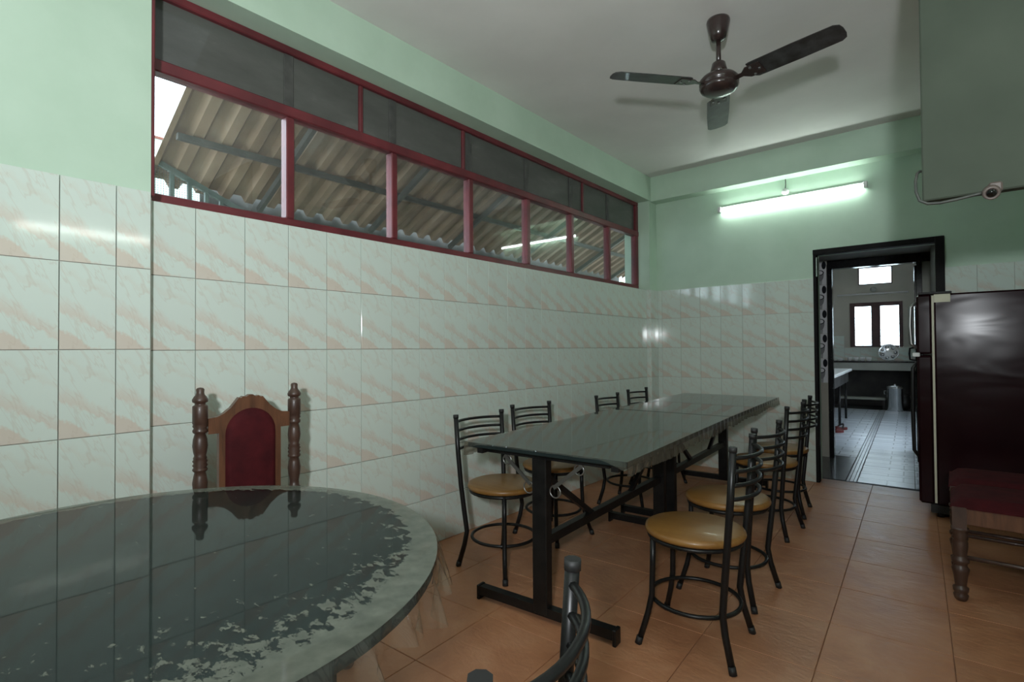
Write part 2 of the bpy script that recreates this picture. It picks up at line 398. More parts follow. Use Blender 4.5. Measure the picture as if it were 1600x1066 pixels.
# ------------------------------------------------------------------ tiles
TC = {}
def tile_mesh(w, h, u0=0., v0=0., W_=.2, H_=.3, mt='tile', th=TT):
    k = (round(w, 3), round(h, 3), round(u0, 2), round(v0, 2), mt)
    if k in TC: return TC[k]
    e = .0011
    mb = MB(); vs = [(0, 0, 0), (w, 0, 0), (w, 0, h), (0, 0, h), (0, -th+.0008, 0), (w, -th+.0008, 0), (w, -th+.0008, h), (0, -th+.0008, h), (e, -th, e), (w-e, -th, e), (w-e, -th, h-e), (e, -th, h-e)]
    mb.add(vs, [(0, 3, 2, 1), (0, 1, 5, 4), (1, 2, 6, 5), (2, 3, 7, 6), (3, 0, 4, 7), (4, 5, 9, 8), (5, 6, 10, 9), (6, 7, 11, 10), (7, 4, 8, 11), (8, 9, 10, 11)])
    me = mb.mesh('wall_tile', M[mt], lambda c_: ((c_.x)/W_+u0, c_.z/H_+v0)); TC[k] = me; return me
def tile(parent, name, x, y, z, w, h, rz, u0=0, v0=0, **kw):
    me = tile_mesh(w-GAP, h-GAP, u0, v0, **kw); return link(name, me, parent, (x, y, z+GAP/2), rz)

# ------------------------------------------------------------------ setting: walls
def struct(name, mb, mt, label, cat):
    o = mb.build(name, M[mt]); tag(o, label, cat, kind='structure'); return o
XG = -.006                  # plane behind the left wall's tiles
# left wall with the long high window opening
mb = MB()
mb.box((-.24, YP-.01, -.1), (XG, YF+.2, 1.768))                                        # low wall under the window
mb.box((-.24, YB-.2, -.1), (PIL-.006, YP, H))                                          # near pilaster, full height
mb.box((-.24, YP-.01, 2.69), (.05, YF+.2, H))                                          # beam over the window
mb.box((-.24, YC, -.1), (.05-TT, YF+.2, 2.695))                                        # corner column
wl = struct('wall_left', mb, 'green', 'pale green left wall tiled below the long red-framed window', 'wall')
g = MB(); g.box((-.02, YP, 0.002), (XG+.0035, YC, 1.770)); g.box((PIL-.02, YB, 0.002), (PIL-.006+.0035, YP+.001, 1.772)); g.box((-.004, YC-.0035, .002), (.05-TT+.0035, YF, 1.772))
g.build('grout_bed', M['grout'], wl)
ys = [-.145+.0] + [0.2*k for k in range(0, 22)]
ys = [YP+.002] + [0.2*k for k in range(0, 22)]
for a, b in zip(ys, ys[1:]+[YC-.004]):
    if b-a < .02: continue
    b = min(b, YC-.004)
    for j in range(6):
        z0, z1 = ROWS[j], ROWS[j+1]
        u0 = 0 if a >= 0 else round((.2-(b-a))/.2, 2)
        tile(wl, 'wall_tile', XG+TT-.001-.006+.006, a, z0, b-a, z1-z0, R(90), u0, 0 if j else .08)
# pilaster tiles: columns at the pixel-fitted joints, running towards the camera
pj_ = [YP-.001, -.283, -.445, -.607, -.769, -.931, -1.093, -1.255, -1.417, -1.579, YB]
PR = [0, .254, .561, .868, 1.180, 1.490, 1.792]
for a, b in zip(pj_, pj_[1:]):
    for j in range(6):
        full = .162; w = a-b
        tile(wl, 'wall_tile', PIL, b, PR[j], w, PR[j+1]-PR[j], R(90), 0 if w > .15 else 0, 0, W_=.162, H_=.306)
# column faces
for j in range(6):
    tile(wl, 'wall_tile', .0005, YC, ROWS[j], .052, ROWS[j+1]-ROWS[j], 0, .3, 0)
    tile(wl, 'wall_tile', .05, YC-.005, ROWS[j], YF-YC+.004, ROWS[j+1]-ROWS[j], R(90), .1, 0)

# far wall with doorway
mb = MB()
mb.box((-.24, YF+TT-.001, -.1), (DX0, 4.56, H)); mb.box((DX0-.001, YF+TT-.001, 1.985), (DX1+.001, 4.56, H))
mb.box((DX1, YF+TT-.025, -.1), (XR+.2, 4.56, H)); mb.box((.045, 4.225, 2.685), (XR+.1, YF+.02, H))
wf = struct('wall_far', mb, 'green', 'green far wall with tube light, beam and doorway to the kitchen', 'wall')
g = MB(); g.box((.05, YF+.0035, .002), (DX0-.001, YF+.012, 1.770)); g.box((DX1+.001, YF-.021, .002), (XR, YF+.012, 1.770)); g.build('grout_bed', M['grout'], wf)
xs = [.052, .1]+[.1+.2*k for k in range(1, 8)]
for a, b in zip(xs, xs[1:]):
    b = min(b, DX0-.002)
    for j in range(6): tile(wf, 'wall_tile', a, YF+TT, ROWS[j], b-a, ROWS[j+1]-ROWS[j], 0, 0 if b-a > .1 else .7, 0 if j else .08)
xs = [DX1+.002, 2.56, 2.76, 2.96, 3.16, XR]
for a, b in zip(xs, xs[1:]):
    for j in range(6): tile(wf, 'wall_tile', a, YF-.018, ROWS[j], b-a, ROWS[j+1]-ROWS[j], 0, 0, 0)

mb = MB(); mb.box((XR, YB-.2, -.1), (XR+.2, 4.56, H)); wr = struct('wall_right', mb, 'green', 'green right wall beside the hanging panel', 'wall')
g = MB(); g.box((XR-.0035, YB+.01, .002), (XR+.01, 4.33, 1.77)); g.build('grout_bed', M['grout'], wr)
for k in range(30):
    for j in range(6): tile(wr, 'wall_tile', XR, YB+.21+.2*k, ROWS[j], .2, ROWS[j+1]-ROWS[j], R(-90), 0, 0 if j else .08)
mb = MB(); mb.box((-.24, YB-.2, -.1), (XR+.2, YB, H)); wb = struct('wall_back', mb, 'green', 'green wall behind the camera', 'wall')
mb = MB(); mb.box((-.24, YB-.2, H), (XR+.2, 4.56, H+.15)); struct('ceiling', mb, 'white_ceiling', 'greyish white plaster ceiling above the fan', 'ceiling')
# hanging green panel at the upper right, its dimness put into a darkened paint
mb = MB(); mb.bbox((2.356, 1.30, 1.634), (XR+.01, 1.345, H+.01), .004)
M['panel'] = mottled('dimmed_green_paint', (.050, .062, .047), (.072, .086, .066), 2, .85, .1, 20, spec=.08)
struct('wall_partition', mb, 'panel', 'green panel, paint darkened to stand in for dim light, hanging from the ceiling at the upper right', 'wall')

# ------------------------------------------------------------------ dining floor
mb = MB(); mb.box((-.24, YB-.2, -.12), (XR+.2, 4.56, -.0045)); fl = struct('floor', mb, 'floor_grout', 'terracotta tiled dining room floor', 'floor')
def clip(poly, x0, y0, x1, y1):
    def cut(P, ins, inter):
        out = []
        for i in range(len(P)):
            a, b = P[i-1], P[i]
            if ins(b):
                if not ins(a): out.append(inter(a, b))
                out.append(b)
            elif ins(a): out.append(inter(a, b))
        return out
    for ax, val, sg in ((0, x0, 1), (0, x1, -1), (1, y0, 1), (1, y1, -1)):
        poly = cut(poly, lambda p: (p[ax]-val)*sg >= 0, lambda a, b: tuple(a[i]+(b[i]-a[i])*(val-a[ax])/(b[ax]-a[ax]) for i in range(2)))
        if len(poly) < 3: return []
    return poly
def area(P): return abs(sum(P[i-1][0]*P[i][1]-P[i][0]*P[i-1][1] for i in range(len(P)))/2)
def floor_grid(parent, name, mt, org, rot, px, py, box, i0, i1, j0, j1, top=0.0, gap=.004, uvs=None):
    ca, sa = math.cos(rot), math.sin(rot); cache = {}
    for i in range(i0, i1):
        for j in range(j0, j1):
            q = [(i*px+gap/2, j*py+gap/2), ((i+1)*px-gap/2, j*py+gap/2), ((i+1)*px-gap/2, (j+1)*py-gap/2), (i*px+gap/2, (j+1)*py-gap/2)]
            w_ = [(org[0]+a*ca-b*sa, org[1]+a*sa+b*ca) for a, b in q]; c_ = clip(w_, *box)
            if len(c_) < 3 or area(c_) < .0008: continue
            full = len(c_) == 4 and abs(area(c_)-area(w_)) < 1e-6
            cx = org[0]+i*px*ca-j*py*sa; cy = org[1]+i*px*sa+j*py*ca
            def mk(pl):
                m_ = MB(); cxm = sum(p[0] for p in pl)/len(pl); cym = sum(p[1] for p in pl)/len(pl); n = len(pl)
                ins = [(p[0]+(cxm-p[0])*.006, p[1]+(cym-p[1])*.006) for p in pl]
                vs = [(a, b, top-.008) for a, b in pl]+[(a, b, top-.0012) for a, b in pl]+[(a, b, top) for a, b in ins]
                fs = [(k, (k+1) % n, n+(k+1) % n, n+k) for k in range(n)]+[(n+k, n+(k+1) % n, 2*n+(k+1) % n, 2*n+k) for k in range(n)]+[tuple(range(2*n, 3*n)), tuple(reversed(range(n)))]
                m_.add(vs, fs); return m_.mesh(name, M[mt], lambda v: (v.x/px, v.y/py))
            if full:
                if 'f' not in cache: cache['f'] = mk(q if False else [(a-i*px, b-j*py) for a, b in q])
                link(name, cache['f'], parent, (cx, cy, 0), rot)
            else:
                lp = [((a-cx)*ca+(b-cy)*sa, -(a-cx)*sa+(b-cy)*ca) for a, b in c_]; link(name, mk(lp), parent, (cx, cy, 0), rot)
floor_grid(fl, 'floor_tile', 'ftile', (2.005, 1.765), R(2.6), .402, .415, (.0, YB, XR, 4.545), -7, 6, -10, 9, gap=.003)

# ------------------------------------------------------------------ left window
WX = -.11
win = empty('window_1', (WX, 2.0, 1.77), 0, 'long red-framed strip window with dusty upper panes above the tiled wall', 'window', kind='structure')
def wpart(name, mb, mt='redframe'):
    for i, v in enumerate(mb.v): mb.v[i] = (v[0]-WX, v[1]-2.0, v[2]-1.77)
    return mb.build(name, M[mt], win)
Y0, Y1 = YP, YC
mul = [.454, 1.088, 1.728, 2.359, 2.97, 3.604]
M['strip'] = mottled('sooty_grey_strip', (.045, .045, .042), (.085, .085, .078), 14, .7, lo=.3, hi=.7)
def fbar(a, b): q = MB(); q.bbox(a, b, .005); return q
wpart('top_rail', fbar((WX-.03, Y0, 2.655), (WX+.03, Y1, 2.692)))
wpart('middle_rail', fbar((WX-.03, Y0, 2.335), (WX+.035, Y1, 2.388)))
wpart('bottom_rail', fbar((WX-.03, Y0, 1.768), (WX+.03, Y1, 1.828)))
wpart('side_rail', fbar((WX-.03, Y0, 1.828), (WX+.03, Y0+.03, 2.655))); wpart('side_rail', fbar((WX-.03, Y1-.055, 1.828), (WX+.03, Y1, 2.655)))
wpart('side_rail', fbar((-.07, YP+.001, 1.78), (PIL-.002, YP+.012, 2.69)))
for y in mul:
    wpart('mullion', fbar((WX-.03, y-.021, 1.828), (WX+.03, y+.021, 2.335)))
    wpart('dark_strip', fbar((WX+.006, y-.024, 2.388), (WX+.013, y+.024, 2.655)), 'strip')
for y in (.868, 1.669, 3.155): wpart('mullion', fbar((WX-.01, y-.012, 2.388), (WX+.022, y+.012, 2.655)))
ed = [Y0+.03]+mul+[Y1-.05]
for a, b in zip(ed, ed[1:]): q = MB(); q.box((WX-.003, a+.015, 1.815), (WX+.003, b-.015, 2.345)); wpart('pane', q, 'glass')
ed = [Y0+.02, .868, 1.669, 3.155, Y1-.03]
for a, b in zip(ed, ed[1:]): q = MB(); q.box((WX+.000, a+.008, 2.38), (WX+.005, b-.008, 2.662)); wpart('pane', q, 'dustglass')

# ------------------------------------------------------------------ outside the left window
mb = MB(); mb.box((-9, -6, -.3), (-.24, 16, -.12)); struct('ground', mb, 'soil', 'dusty ground of the yard outside the window', 'ground')
roof = empty('corrugated_roof', (-1.6, 3.3, -.12), 0, 'rusty corrugated shed roof seen from below through the long window', 'roof')
def rp(name, mb, mt):
    for i, v in enumerate(mb.v): mb.v[i] = (v[0]+1.6, v[1]-3.3, v[2]+.12)
    return mb.build(name, M[mt], roof)
SL = .5
def rz_(x): return 3.0+SL*(x+.25)
pitch = .168; RY0, RY1 = .25, 6.75
cols_per = int(round(1.0/pitch))
y = RY0; k = 0
while y < RY1-.01:
    y2 = min(y+pitch*6, RY1); q = MB(); vs = []; n = 0
    prof = []
    yy = y
    while yy < y2-1e-6:
        for f, h in ((0, 0), (.18, .0), (.34, .045), (.66, .045), (.82, 0)):
            if yy+f*pitch <= y2+1e-6: prof.append((yy+f*pitch, h))
        yy += pitch
    prof.append((y2+.02, 0))
    xa, xb = -.27, -1.66-(.02 if k % 2 else 0)
    off = .004*(k % 2)
    for (py, h) in prof:
        vs += [(xa, py, rz_(xa)+h+off), (xb, py, rz_(xb)+h+off), (xa, py, rz_(xa)+h+off+.006), (xb, py, rz_(xb)+h+off+.006)]
    n = len(prof); fs = []
    for i in range(n-1):
        a = i*4; b = a+4
        fs += [(a, a+1, b+1, b), (a+2, b+2, b+3, a+3), (a+1, a+3, b+3, b+1), (a, b, b+2, a+2)]
    fs += [(0, 2, 3, 1), (n*4-4, n*4-3, n*4-1, n*4-2)]
    q.add(vs, fs); rp('roof_sheet', q, 'roof'); y = y2; k += 1
for x in (-1.205, -.62):
    q = MB(); q.box((x-.018, RY0+.05, rz_(x)-.045), (x+.018, RY1-.05, rz_(x)-.006)); rp('purlin', q, 'roofsteel')
for y in (.98, 1.97, 2.95, 4.1, 5.35, 6.3):
    q = MB(); bar(q, (-.27, y, rz_(-.27)-.07), (-1.62, y, rz_(-1.62)-.07), .03, .045); rp('rafter', q, 'roofsteel')
q = MB(); q.box((-1.685, RY0+.35, 2.15), (-1.61, RY1, 2.195)); rp('eave_beam', q, 'concrete')
q = MB(); q.box((-1.715, RY0+.35, 2.195), (-1.70, RY1, 2.372)); rp('eave_board', q, 'roofsteel')
for y in (.75, 2.95, 5.1, 6.6):
    q = MB(); q.box((-1.665, y-.035, -.12), (-1.605, y+.035, 2.17)); rp('post', q, 'roofsteel')
mb = MB(); mb.box((-1.90, .62, -.12), (-1.73, 6.6, 2.25)); o = mb.build('yard_wall', M['outside_wall']); tag(o, 'grey plastered yard wall behind the eave of the shed roof', 'wall', kind='structure')
# sloping mesh railing at the near end
gr = empty('mesh_railing', (-1.5, .5, -.12), 0, 'grey-green sloping railing panel with wire mesh seen through the first window pane', 'railing')
def gp(name, mb, mt='mesh_grey'):
    for i, v in enumerate(mb.v): mb.v[i] = (v[0]+1.5, v[1]-.5, v[2]+.12)
    return mb.build(name, M[mt], gr)
GX = -1.5
def gz(y): return 2.42-.42*(y-.235)
q = MB(); bar(q, (GX, -.15, gz(-.15)), (GX, .82, gz(.82)), .03, .035); gp('top_bar', q)
for y in (-.1, .25, .36, .465, .57, .665, .76): q = MB(); q.box((GX-.012, y-.012, 1.3), (GX+.012, y+.012, gz(y))); gp('baluster', q)
q = MB(); q.box((GX-.014, -.15, 1.28), (GX+.014, .8, 1.31)); gp('bottom_bar', q)
for y in (-.1, .76): q = MB(); q.box((GX-.02, y-.02, -.12), (GX+.02, y+.02, 1.3)); gp('post', q)
q = MB()
for i in range(60):
    yy = -.12+i*.0155
    if yy > .78: break
    q.box((GX-.001, yy-.0012, 1.3), (GX+.001, yy+.0012, gz(yy)))
for i in range(72):
    zz = 1.32+i*.0155
    ye = min(.78, .235+(2.42-zz)/.42)
    if ye > -.1: q.box((GX-.001, -.12, zz-.0012), (GX+.001, ye, zz+.0012))
gp('wire_mesh', q, 'roofsteel')['kind'] = 'stuff'
# pale neighbouring shed
nb = empty('neighbour_shed', (-5.4, .6, -.12), 0, 'pale green sheet-metal shed with red ridge beyond the roof edge', 'shed')
q = MB(); q.box((-.4, -2.2, 0), (.4, 1.4, 3.9)); q.build('wall', M['palewall'], nb)
for i in range(18): q = MB(); q.box((.4, -2.15+i*.2, .0), (.425, -2.05+i*.2, 3.88)); q.build('rib', M['palewall'], nb)
q = MB(); q.prism([(-.5, 3.9), (.5, 3.9), (0, 4.05)], -2.25, 1.45, 'xz'); q.build('ridge_cap', M['redmetal'], nb)
# tree beyond the roof
tr = empty('leafy_tree', (-3.3, 9.6, -.12), 0, 'leafy green tree showing through the last window pane', 'tree')
q = MB(); q.tube([(0, 0, 0), (.05, .02, 1.0), (-.03, .05, 1.9), (.02, 0, 2.6)], [.11, .09, .07, .04], 8); q.build('trunk', M['bark'], tr)
q = MB(); rg = random.Random(3)
for i in range(2600):
    a = rg.uniform(0, 2*math.pi); b = math.acos(rg.uniform(-1, 1)); rad = rg.uniform(.45, 1.0)**.5
    p = Vector((1.15*rad*math.sin(b)*math.cos(a), 1.5*rad*math.sin(b)*math.sin(a), 2.7+1.25*rad*math.cos(b)))
    dr = Vector((rg.uniform(-1, 1), rg.uniform(-1, 1), rg.uniform(-.9, .3))).normalized(); sd = dr.cross(Vector((rg.uniform(-1, 1), rg.uniform(-1, 1), 1))).normalized()
    L = rg.uniform(.09, .17); w_ = L*.22
    q.add([p, p+dr*L*.5+sd*w_, p+dr*L, p+dr*L*.5-sd*w_], [(0, 1, 2, 3)])
q.build('foliage', M['leaf'], tr)['kind'] = 'stuff'

# ------------------------------------------------------------------ doorway, passage and kitchen
df = empty('door_frame', (DX0, YF, 0), 0, 'black polished frame around the kitchen doorway', 'door frame', kind='structure'); df.name = 'trim_1'
M['frame_black'] = mottled('black_painted_frame', (.007, .0065, .0065), (.012, .011, .011), 9, .6, spec=.12)
def dpart(name, a, b, mt='frame_black'):
    q = MB(); q.bbox([a[0]-DX0, a[1]-YF, a[2]], [b[0]-DX0, b[1]-YF, b[2]], .003); return q.build(name, M[mt], df)
dpart('jamb', (DX0-.012, YF-.012, 0), (DX0+.014, YF+.06, 2.01)); dpart('jamb', (DX1-.045, YF-.035, 0), (DX1+.012, YF+.06, 2.01))
dpart('header', (DX0-.012, YF-.02, 1.972), (DX1+.012, YF+.06, 2.016))
dpart('edge_strip', (DX0+.010, YF-.016, 1.78), (DX0+.02, YF-.004, 1.95), 'steel')
KR = R(3.0); KO = (1.95, 4.6)
def kw(u, v): return (KO[0]+u*math.cos(KR)-v*math.sin(KR), KO[1]+u*math.sin(KR)+v*math.cos(KR))
def kobj(name, mb, mt, label=None, cat=None, kind=None, parent=None, group=None):
    if parent is None:
        o = mb.build(name, M[mt], None, (KO[0], KO[1], 0), KR)
        if label: tag(o, label, cat, group, kind)
        return o
    return mb.build(name, M[mt], parent)
# passage walls (kitchen frame u,v): left face from door to inner frame
UL = -.498; VI = 1.10       # passage left face, inner frame depth
mb = MB(); mb.box((-1.30, -.06, -.02), (-1.08, VI-.03, 2.6)); kobj('wall_passage_left', mb, 'jamb', 'grey plaster left side of the kitchen passage', 'wall', 'structure')
UR = .36
mb = MB(); mb.box((UR, -.06, 0), (UR+1.2, VI+.06, 2.6)); kobj('wall_passage_right', mb, 'jamb', 'grey plaster right side of the kitchen passage', 'wall', 'structure')
mb = MB(); mb.box((-1.2, -.06, 2.09), (UR+.1, VI+.06, 2.6)); kobj('ceiling_passage', mb, 'jamb', 'low soffit of the kitchen passage', 'ceiling', 'structure')
fr = empty('door_1', (*kw(0, VI), 0), KR, 'black inner kitchen door frame with the glossy door leaf standing open', 'door', kind='structure')
q = MB(); q.bbox((UL-.005, -.05, 0), (UL+.038, .05, 2.0), .003); q.build('jamb', M['granite'], fr)
q = MB(); q.bbox((UR-.11, -.05, 0), (UR-.065, .05, 2.0), .003); q.build('jamb', M['granite'], fr)
q = MB(); q.bbox((UL-.005, -.05, 2.0), (UR+.02, .05, 2.095), .003); q.build('header', M['granite'], fr)
q = MB(); q.box((UR-.065, -.03, 0), (UR+.01, .05, 2.0)); q.build('side_panel', M['jamb'], fr)
lf = MB(); lf.bbox((UR-.125, .06, .02), (UR-.09, .86, 1.98), .003); lf = lf.build('door_leaf', M['granite'], fr)
q = MB(); q.tube([(UR-.125, .62, 1.02), (UR-.17, .62, 1.03), (UR-.175, .62, 1.09), (UR-.17, .62, 1.15), (UR-.125, .62, 1.16)], .009, 8); q.build('door_handle', M['black'], lf)
# kitchen shell
KU0, KU1, KV1, KH = -1.45, 1.6, 7.32, 3.0
mb = MB(); mb.box((KU0-.2, VI, -.05), (KU0, KV1+.2, KH)); kobj('wall_kitchen_left', mb, 'kwall', 'cream left wall of the kitchen', 'wall', 'structure')
mb = MB(); S0, S1, Z0_, Z1_ = 1.75, 3.55, .95, 2.05      # side window added out of view to light the kitchen
mb.box((KU1, VI, -.05), (KU1+.2, S0, KH)); mb.box((KU1, S1, -.05), (KU1+.2, KV1+.2, KH)); mb.box((KU1, S0, -.05), (KU1+.2, S1, Z0_)); mb.box((KU1, S0, Z1_), (KU1+.2, S1, KH))
kobj('wall_kitchen_right', mb, 'kwall', 'cream right wall of the kitchen', 'wall', 'structure')
mb = MB(); mb.box((KU0-.2, VI-.04, 2.05), (KU1+.2, VI+.06, KH)); mb.box((KU0-.2, VI-.04, -.05), (UL-.01, VI+.06, 2.1)); mb.box((UR+.01, VI-.04, -.05), (KU1+.2, VI+.06, 2.1))
kn = kobj('wall_kitchen_near', mb, 'kwall', 'cream wall around the inner kitchen door with mug print tiles', 'wall', 'structure')
for j in range(5):
    for i in range(3): link('mug_tile', tile_mesh(.127, .259, 0, 0, W_=.13, H_=.262, mt='mug'), kn, (UL-.008-.13*(i+1), VI-.04, .79+j*.262), 0)
mb = MB(); mb.box((KU0-.2, VI-.1, KH), (KU1+.2, KV1+.2, KH+.1)); kobj('ceiling_kitchen', mb, 'white_ceiling', 'white kitchen ceiling', 'ceiling', 'structure')
WU0, WU1, WZ0, WZ1 = -.785, .085, 1.165, 2.06
VU0, VU1, VZ0, VZ1 = -.635, -.07, 2.42, 2.78
mb = MB()
for (a, b, z0, z1) in ((KU0-.2, WU0, -.05, KH), (WU1, KU1+.2, -.05, KH), (WU0, WU1, -.05, WZ0), (WU0, VU0, WZ1, KH), (VU1, WU1, WZ1, KH), (VU0, VU1, WZ1, VZ0), (VU0, VU1, VZ1, KH)):
    mb.box((a, KV1, z0), (b, KV1+.2, z1))
kb = kobj('wall_kitchen_back', mb, 'kwall', 'cream back wall of the kitchen with window and ventilator', 'wall', 'structure')
for i in range(11):      # pale tile row behind the counter
    for j in range(2):
        a = KU0+.01+i*.277; b = a+.277; z0 = .9+j*.25
        if z0+.25 > WZ0 and b > WU0 and a < WU1: z1 = WZ0
        else: z1 = z0+.25
        link('wall_tile', tile_mesh(.273, z1-z0-.004, 0, 0, W_=.277, H_=.25), kb, (a, KV1, z0), 0)
w2 = empty('window_2', (*kw((WU0+WU1)/2, KV1), WZ0), KR, 'two-leaf dark brown kitchen window glowing with daylight', 'window', kind='structure')
hw = (WU1-WU0)/2; hh = WZ1-WZ0
M['brownframe'] = mottled('dark_red_brown_window_wood', (.045, .014, .013), (.07, .022, .02), 8, .5)
def w2p(name, a, b, mt='brownframe'): q = MB(); q.bbox(a, b, .004); return q.build(name, M[mt], w2)
w2p('frame', (-hw, -.02, 0), (-hw+.085, .06, hh)); w2p('frame', (hw-.06, -.02, 0), (hw, .06, hh)); w2p('frame', (-hw+.085, -.02, hh-.075), (hw-.06, .06, hh)); w2p('frame', (-.075, -.02, 0), (.075, .06, hh-.075)); w2p('sill', (-hw+.085, -.02, 0), (hw-.06, .06, .03))
for a, b in ((-hw+.085, -.075), (.075, hw-.06)):
    w2p('pane', (a, .03, .03), (b, .036, hh-.075), 'glass')
for j in range(6): q = MB(); q.tube([(-hw+.08, .05, .09+j*.125), (hw-.06, .05, .09+j*.125)], .006, 6); q.build('grille_bar', M['chrome'], w2)
w3 = empty('window_3', (*kw((VU0+VU1)/2, KV1), VZ0), KR, 'small bright ventilator opening above the kitchen window', 'window', kind='structure')
hv = (VU1-VU0)/2; hz = VZ1-VZ0
for a, b in (((-hv, 0, 0), (-hv+.02, .06, hz)), ((hv-.02, 0, 0), (hv, .06, hz)), ((-hv, 0, hz-.02), (hv, .06, hz)), ((-hv, 0, 0), (hv, .06, .02))): q = MB(); q.bbox(a, b, .003); q.build('frame', M['brownframe'], w3)
q = MB(); q.box((-hv+.02, .03, .02), (hv-.02, .035, hz-.02)); q.build('pane', M['glass'], w3)
w4 = empty('added_window', (*kw(KU1, (S0+S1)/2), Z0_), KR, 'unseen side window added to light the kitchen, round the corner from the doorway', 'window', kind='structure')
for a, b in (((.05, -.90, 0), (.12, -.85, 1.1)), ((.05, .85, 0), (.12, .90, 1.1)), ((.05, -.03, .05), (.12, .03, 1.05)), ((.05, -.85, 0), (.12, .85, .05)), ((.05, -.85, 1.05), (.12, .85, 1.1))): q = MB(); q.bbox(a, b, .003); q.build('frame', M['brownframe'], w4)
# kitchen floor
mb = MB(); mb.box((KU0-.2, -.055, -.12), (KU1+.2, KV1+.2, -.005)); kf = kobj('floor_kitchen', mb, 'darkplaster', 'glossy blue-grey patterned tile floor of the kitchen', 'floor', 'structure')
def ktiles():
    px = .40; py = .40; cache = {}
    def put(u, v, w, l, mt, off=(0, 0)):
        k = (round(w, 3), round(l, 3), mt, off)
        if k not in cache:
            m_ = MB(); m_.bbox((.0015, .0015, -.008), (w-.0015, l-.0015, 0), .0012); cache[k] = m_.mesh('kitchen_floor_tile', M[mt], lambda c_: (c_.x/.4+off[0], c_.y/.4+off[1]))
        link('floor_tile', cache[k], kf, (u, v, 0))
    n = 0
    for j in range(17):
        v = .0+j*.40
        if v > 6.1: break
        u = -.27
        for a, w_ in ((-.27, .022), (-.247, .03), (-.216, .022)):      # narrow pale strips running into the kitchen
            put(a, v, w_, .4, 'ktile_stripe')
        for i in range(0, 5): 
            if -.19+i*.4 < (UR if v < VI else KU1)-.02: put(-.19+i*.4, v, min(.4, 5), .4, 'ktile', ((i*3) % 4*.25, (j*5) % 4*.25))
        for i in range(1, 4):
            if v < VI-.1 and i > 2: continue
            put(-.274-i*.4, v, .4, .4, 'ktile' if v >= VI-.1 else 'ktile_dark', ((i*3) % 4*.25, (j*5) % 4*.25))
ktiles()
# back counter
ct = empty('kitchen_counter', (*kw(-.3, 7.0), 0), KR, 'kitchen back counter with dark slab and pale apron under the window', 'counter')
q = MB(); q.bbox((-1.14, -.34, .865), (1.2, .31, .895), .004); q.build('slab', M['granite'], ct)
q = MB(); q.box((-1.14, -.32, .72), (1.2, -.28, .865)); q.build('apron', M['jamb'], ct)
q = MB(); q.box((-1.14, -.3, 0), (-1.0, .3, .865)); q.build('support', M['concrete'], ct)
q = MB(); q.box((.62, -.3, 0), (.80, .3, .865)); q.build('support', M['darkplaster'], ct)
q = MB(); q.box((-1.1, .22, .0), (1.1, .30, .72)); q.build('back_panel', M['darkplaster'], ct)
# side counter on the left with thin legs
sc_ = empty('side_counter', (*kw(-.88, 3.4), 0), KR, 'white-topped side counter on thin legs along the left kitchen wall', 'counter')
q = MB(); q.bbox((-.55, -1.35, .77), (.3, 1.5, .81), .006); q.build('top', M['white'], sc_)
q = MB(); q.box((-.5, -1.3, .6), (.25, 1.45, .77)); q.build('apron', M['darkplaster'], sc_)
for a, b in ((.22, .35), (.22, 1.3), (.22, -1.2), (-.45, -1.2), (-.45, 1.3)): q = MB(); q.tube([(a, b, 0), (a, b, .6)], .018, 8); q.build('leg', M['black'], sc_)
# items on the counter
def kthing(name, u, v, z, label, cat, group=None): return empty(name, (*kw(u, v), z), KR, label, cat, group)
for i, (nm, lab) in enumerate((('bowl', 'small white bowl nearest the left end of the row on the back counter'), ('bowl', 'second white bowl from the left on the kitchen back counter'), ('bowl', 'third white bowl from the left on the kitchen back counter'), ('bowl', 'white bowl closest to the steel dish on the back counter'))):
    q = MB(); q.lathe([(.02, 0), (.025, .006), (.038, .03), (.044, .07), (.041, .07), (.034, .03), (.0, .012)], n=14); o = q.build(nm, M['white'], None, (*kw(-.76+i*.105, 6.80), .895)); tag(o, lab, 'bowl', 'white bowls on the counter')
q = MB(); q.lathe([(.03, 0), (.05, .012), (.055, .03), (.0, .034)], n=14); o = q.build('lid', M['white'], None, (*kw(-1.03, 6.82), .895)); tag(o, 'small round white lid at the left end of the back counter', 'lid')
q = MB(); q.lathe([(.02, 0), (.04, .01), (.045, .045), (.04, .05), (.0, .05)], n=14); o = q.build('sugar_jar', M['white'], None, (*kw(-.92, 6.82), .895)); tag(o, 'low white jar left of the white bowls on the back counter', 'jar')
ds = kthing('steel_platter', -.14, 6.92, .895, 'big round steel platter leaning upright on the kitchen counter', 'platter')
mt_ = Matrix.Translation((0, 0, .165)) @ Matrix.Rotation(R(80), 4, 'X')
q = MB(); q.lathe([(.0, 0), (.09, .0), (.105, -.012), (.15, -.012), (.165, .008), (.155, .012), (.14, -.004), (.0, .012)], n=28, mtx=mt_); q.build('dish', M['steel'], ds)
for k in range(7): a = k/7*math.pi*2; q = MB(); q.lathe([(.0, .022), (.02, .018), (.034, -.004), (.0, -.006)], (.105*math.cos(a), .105*math.sin(a), .0), 10, mtx=mt_); q.build('embossed_boss', M['steel'], ds)
st = kthing('steel_bin', -.04, 6.35, 0, 'cylindrical steel drum standing under the counter', 'drum')
q = MB(); q.lathe([(.118, 0), (.122, .01), (.122, .40), (.128, .41), (.128, .425), (.0, .425)], n=24); q.build('body', M['steel'], st)
q = MB(); q.lathe([(.13, .425), (.13, .44), (.10, .455), (.02, .46), (.02, .485), (.0, .49)], n=24); q.build('lid', M['steel'], st)
q = MB(); q.tube([(-.125, 0, .30), (-.16, 0, .30), (-.16, 0, .36), (-.125, 0, .36)], .008, 6); q.build('handle', M['steel'], st)
bk = kthing('black_pot', .07, 6.68, 0, 'dark round pot beside the steel drum under the counter', 'pot')
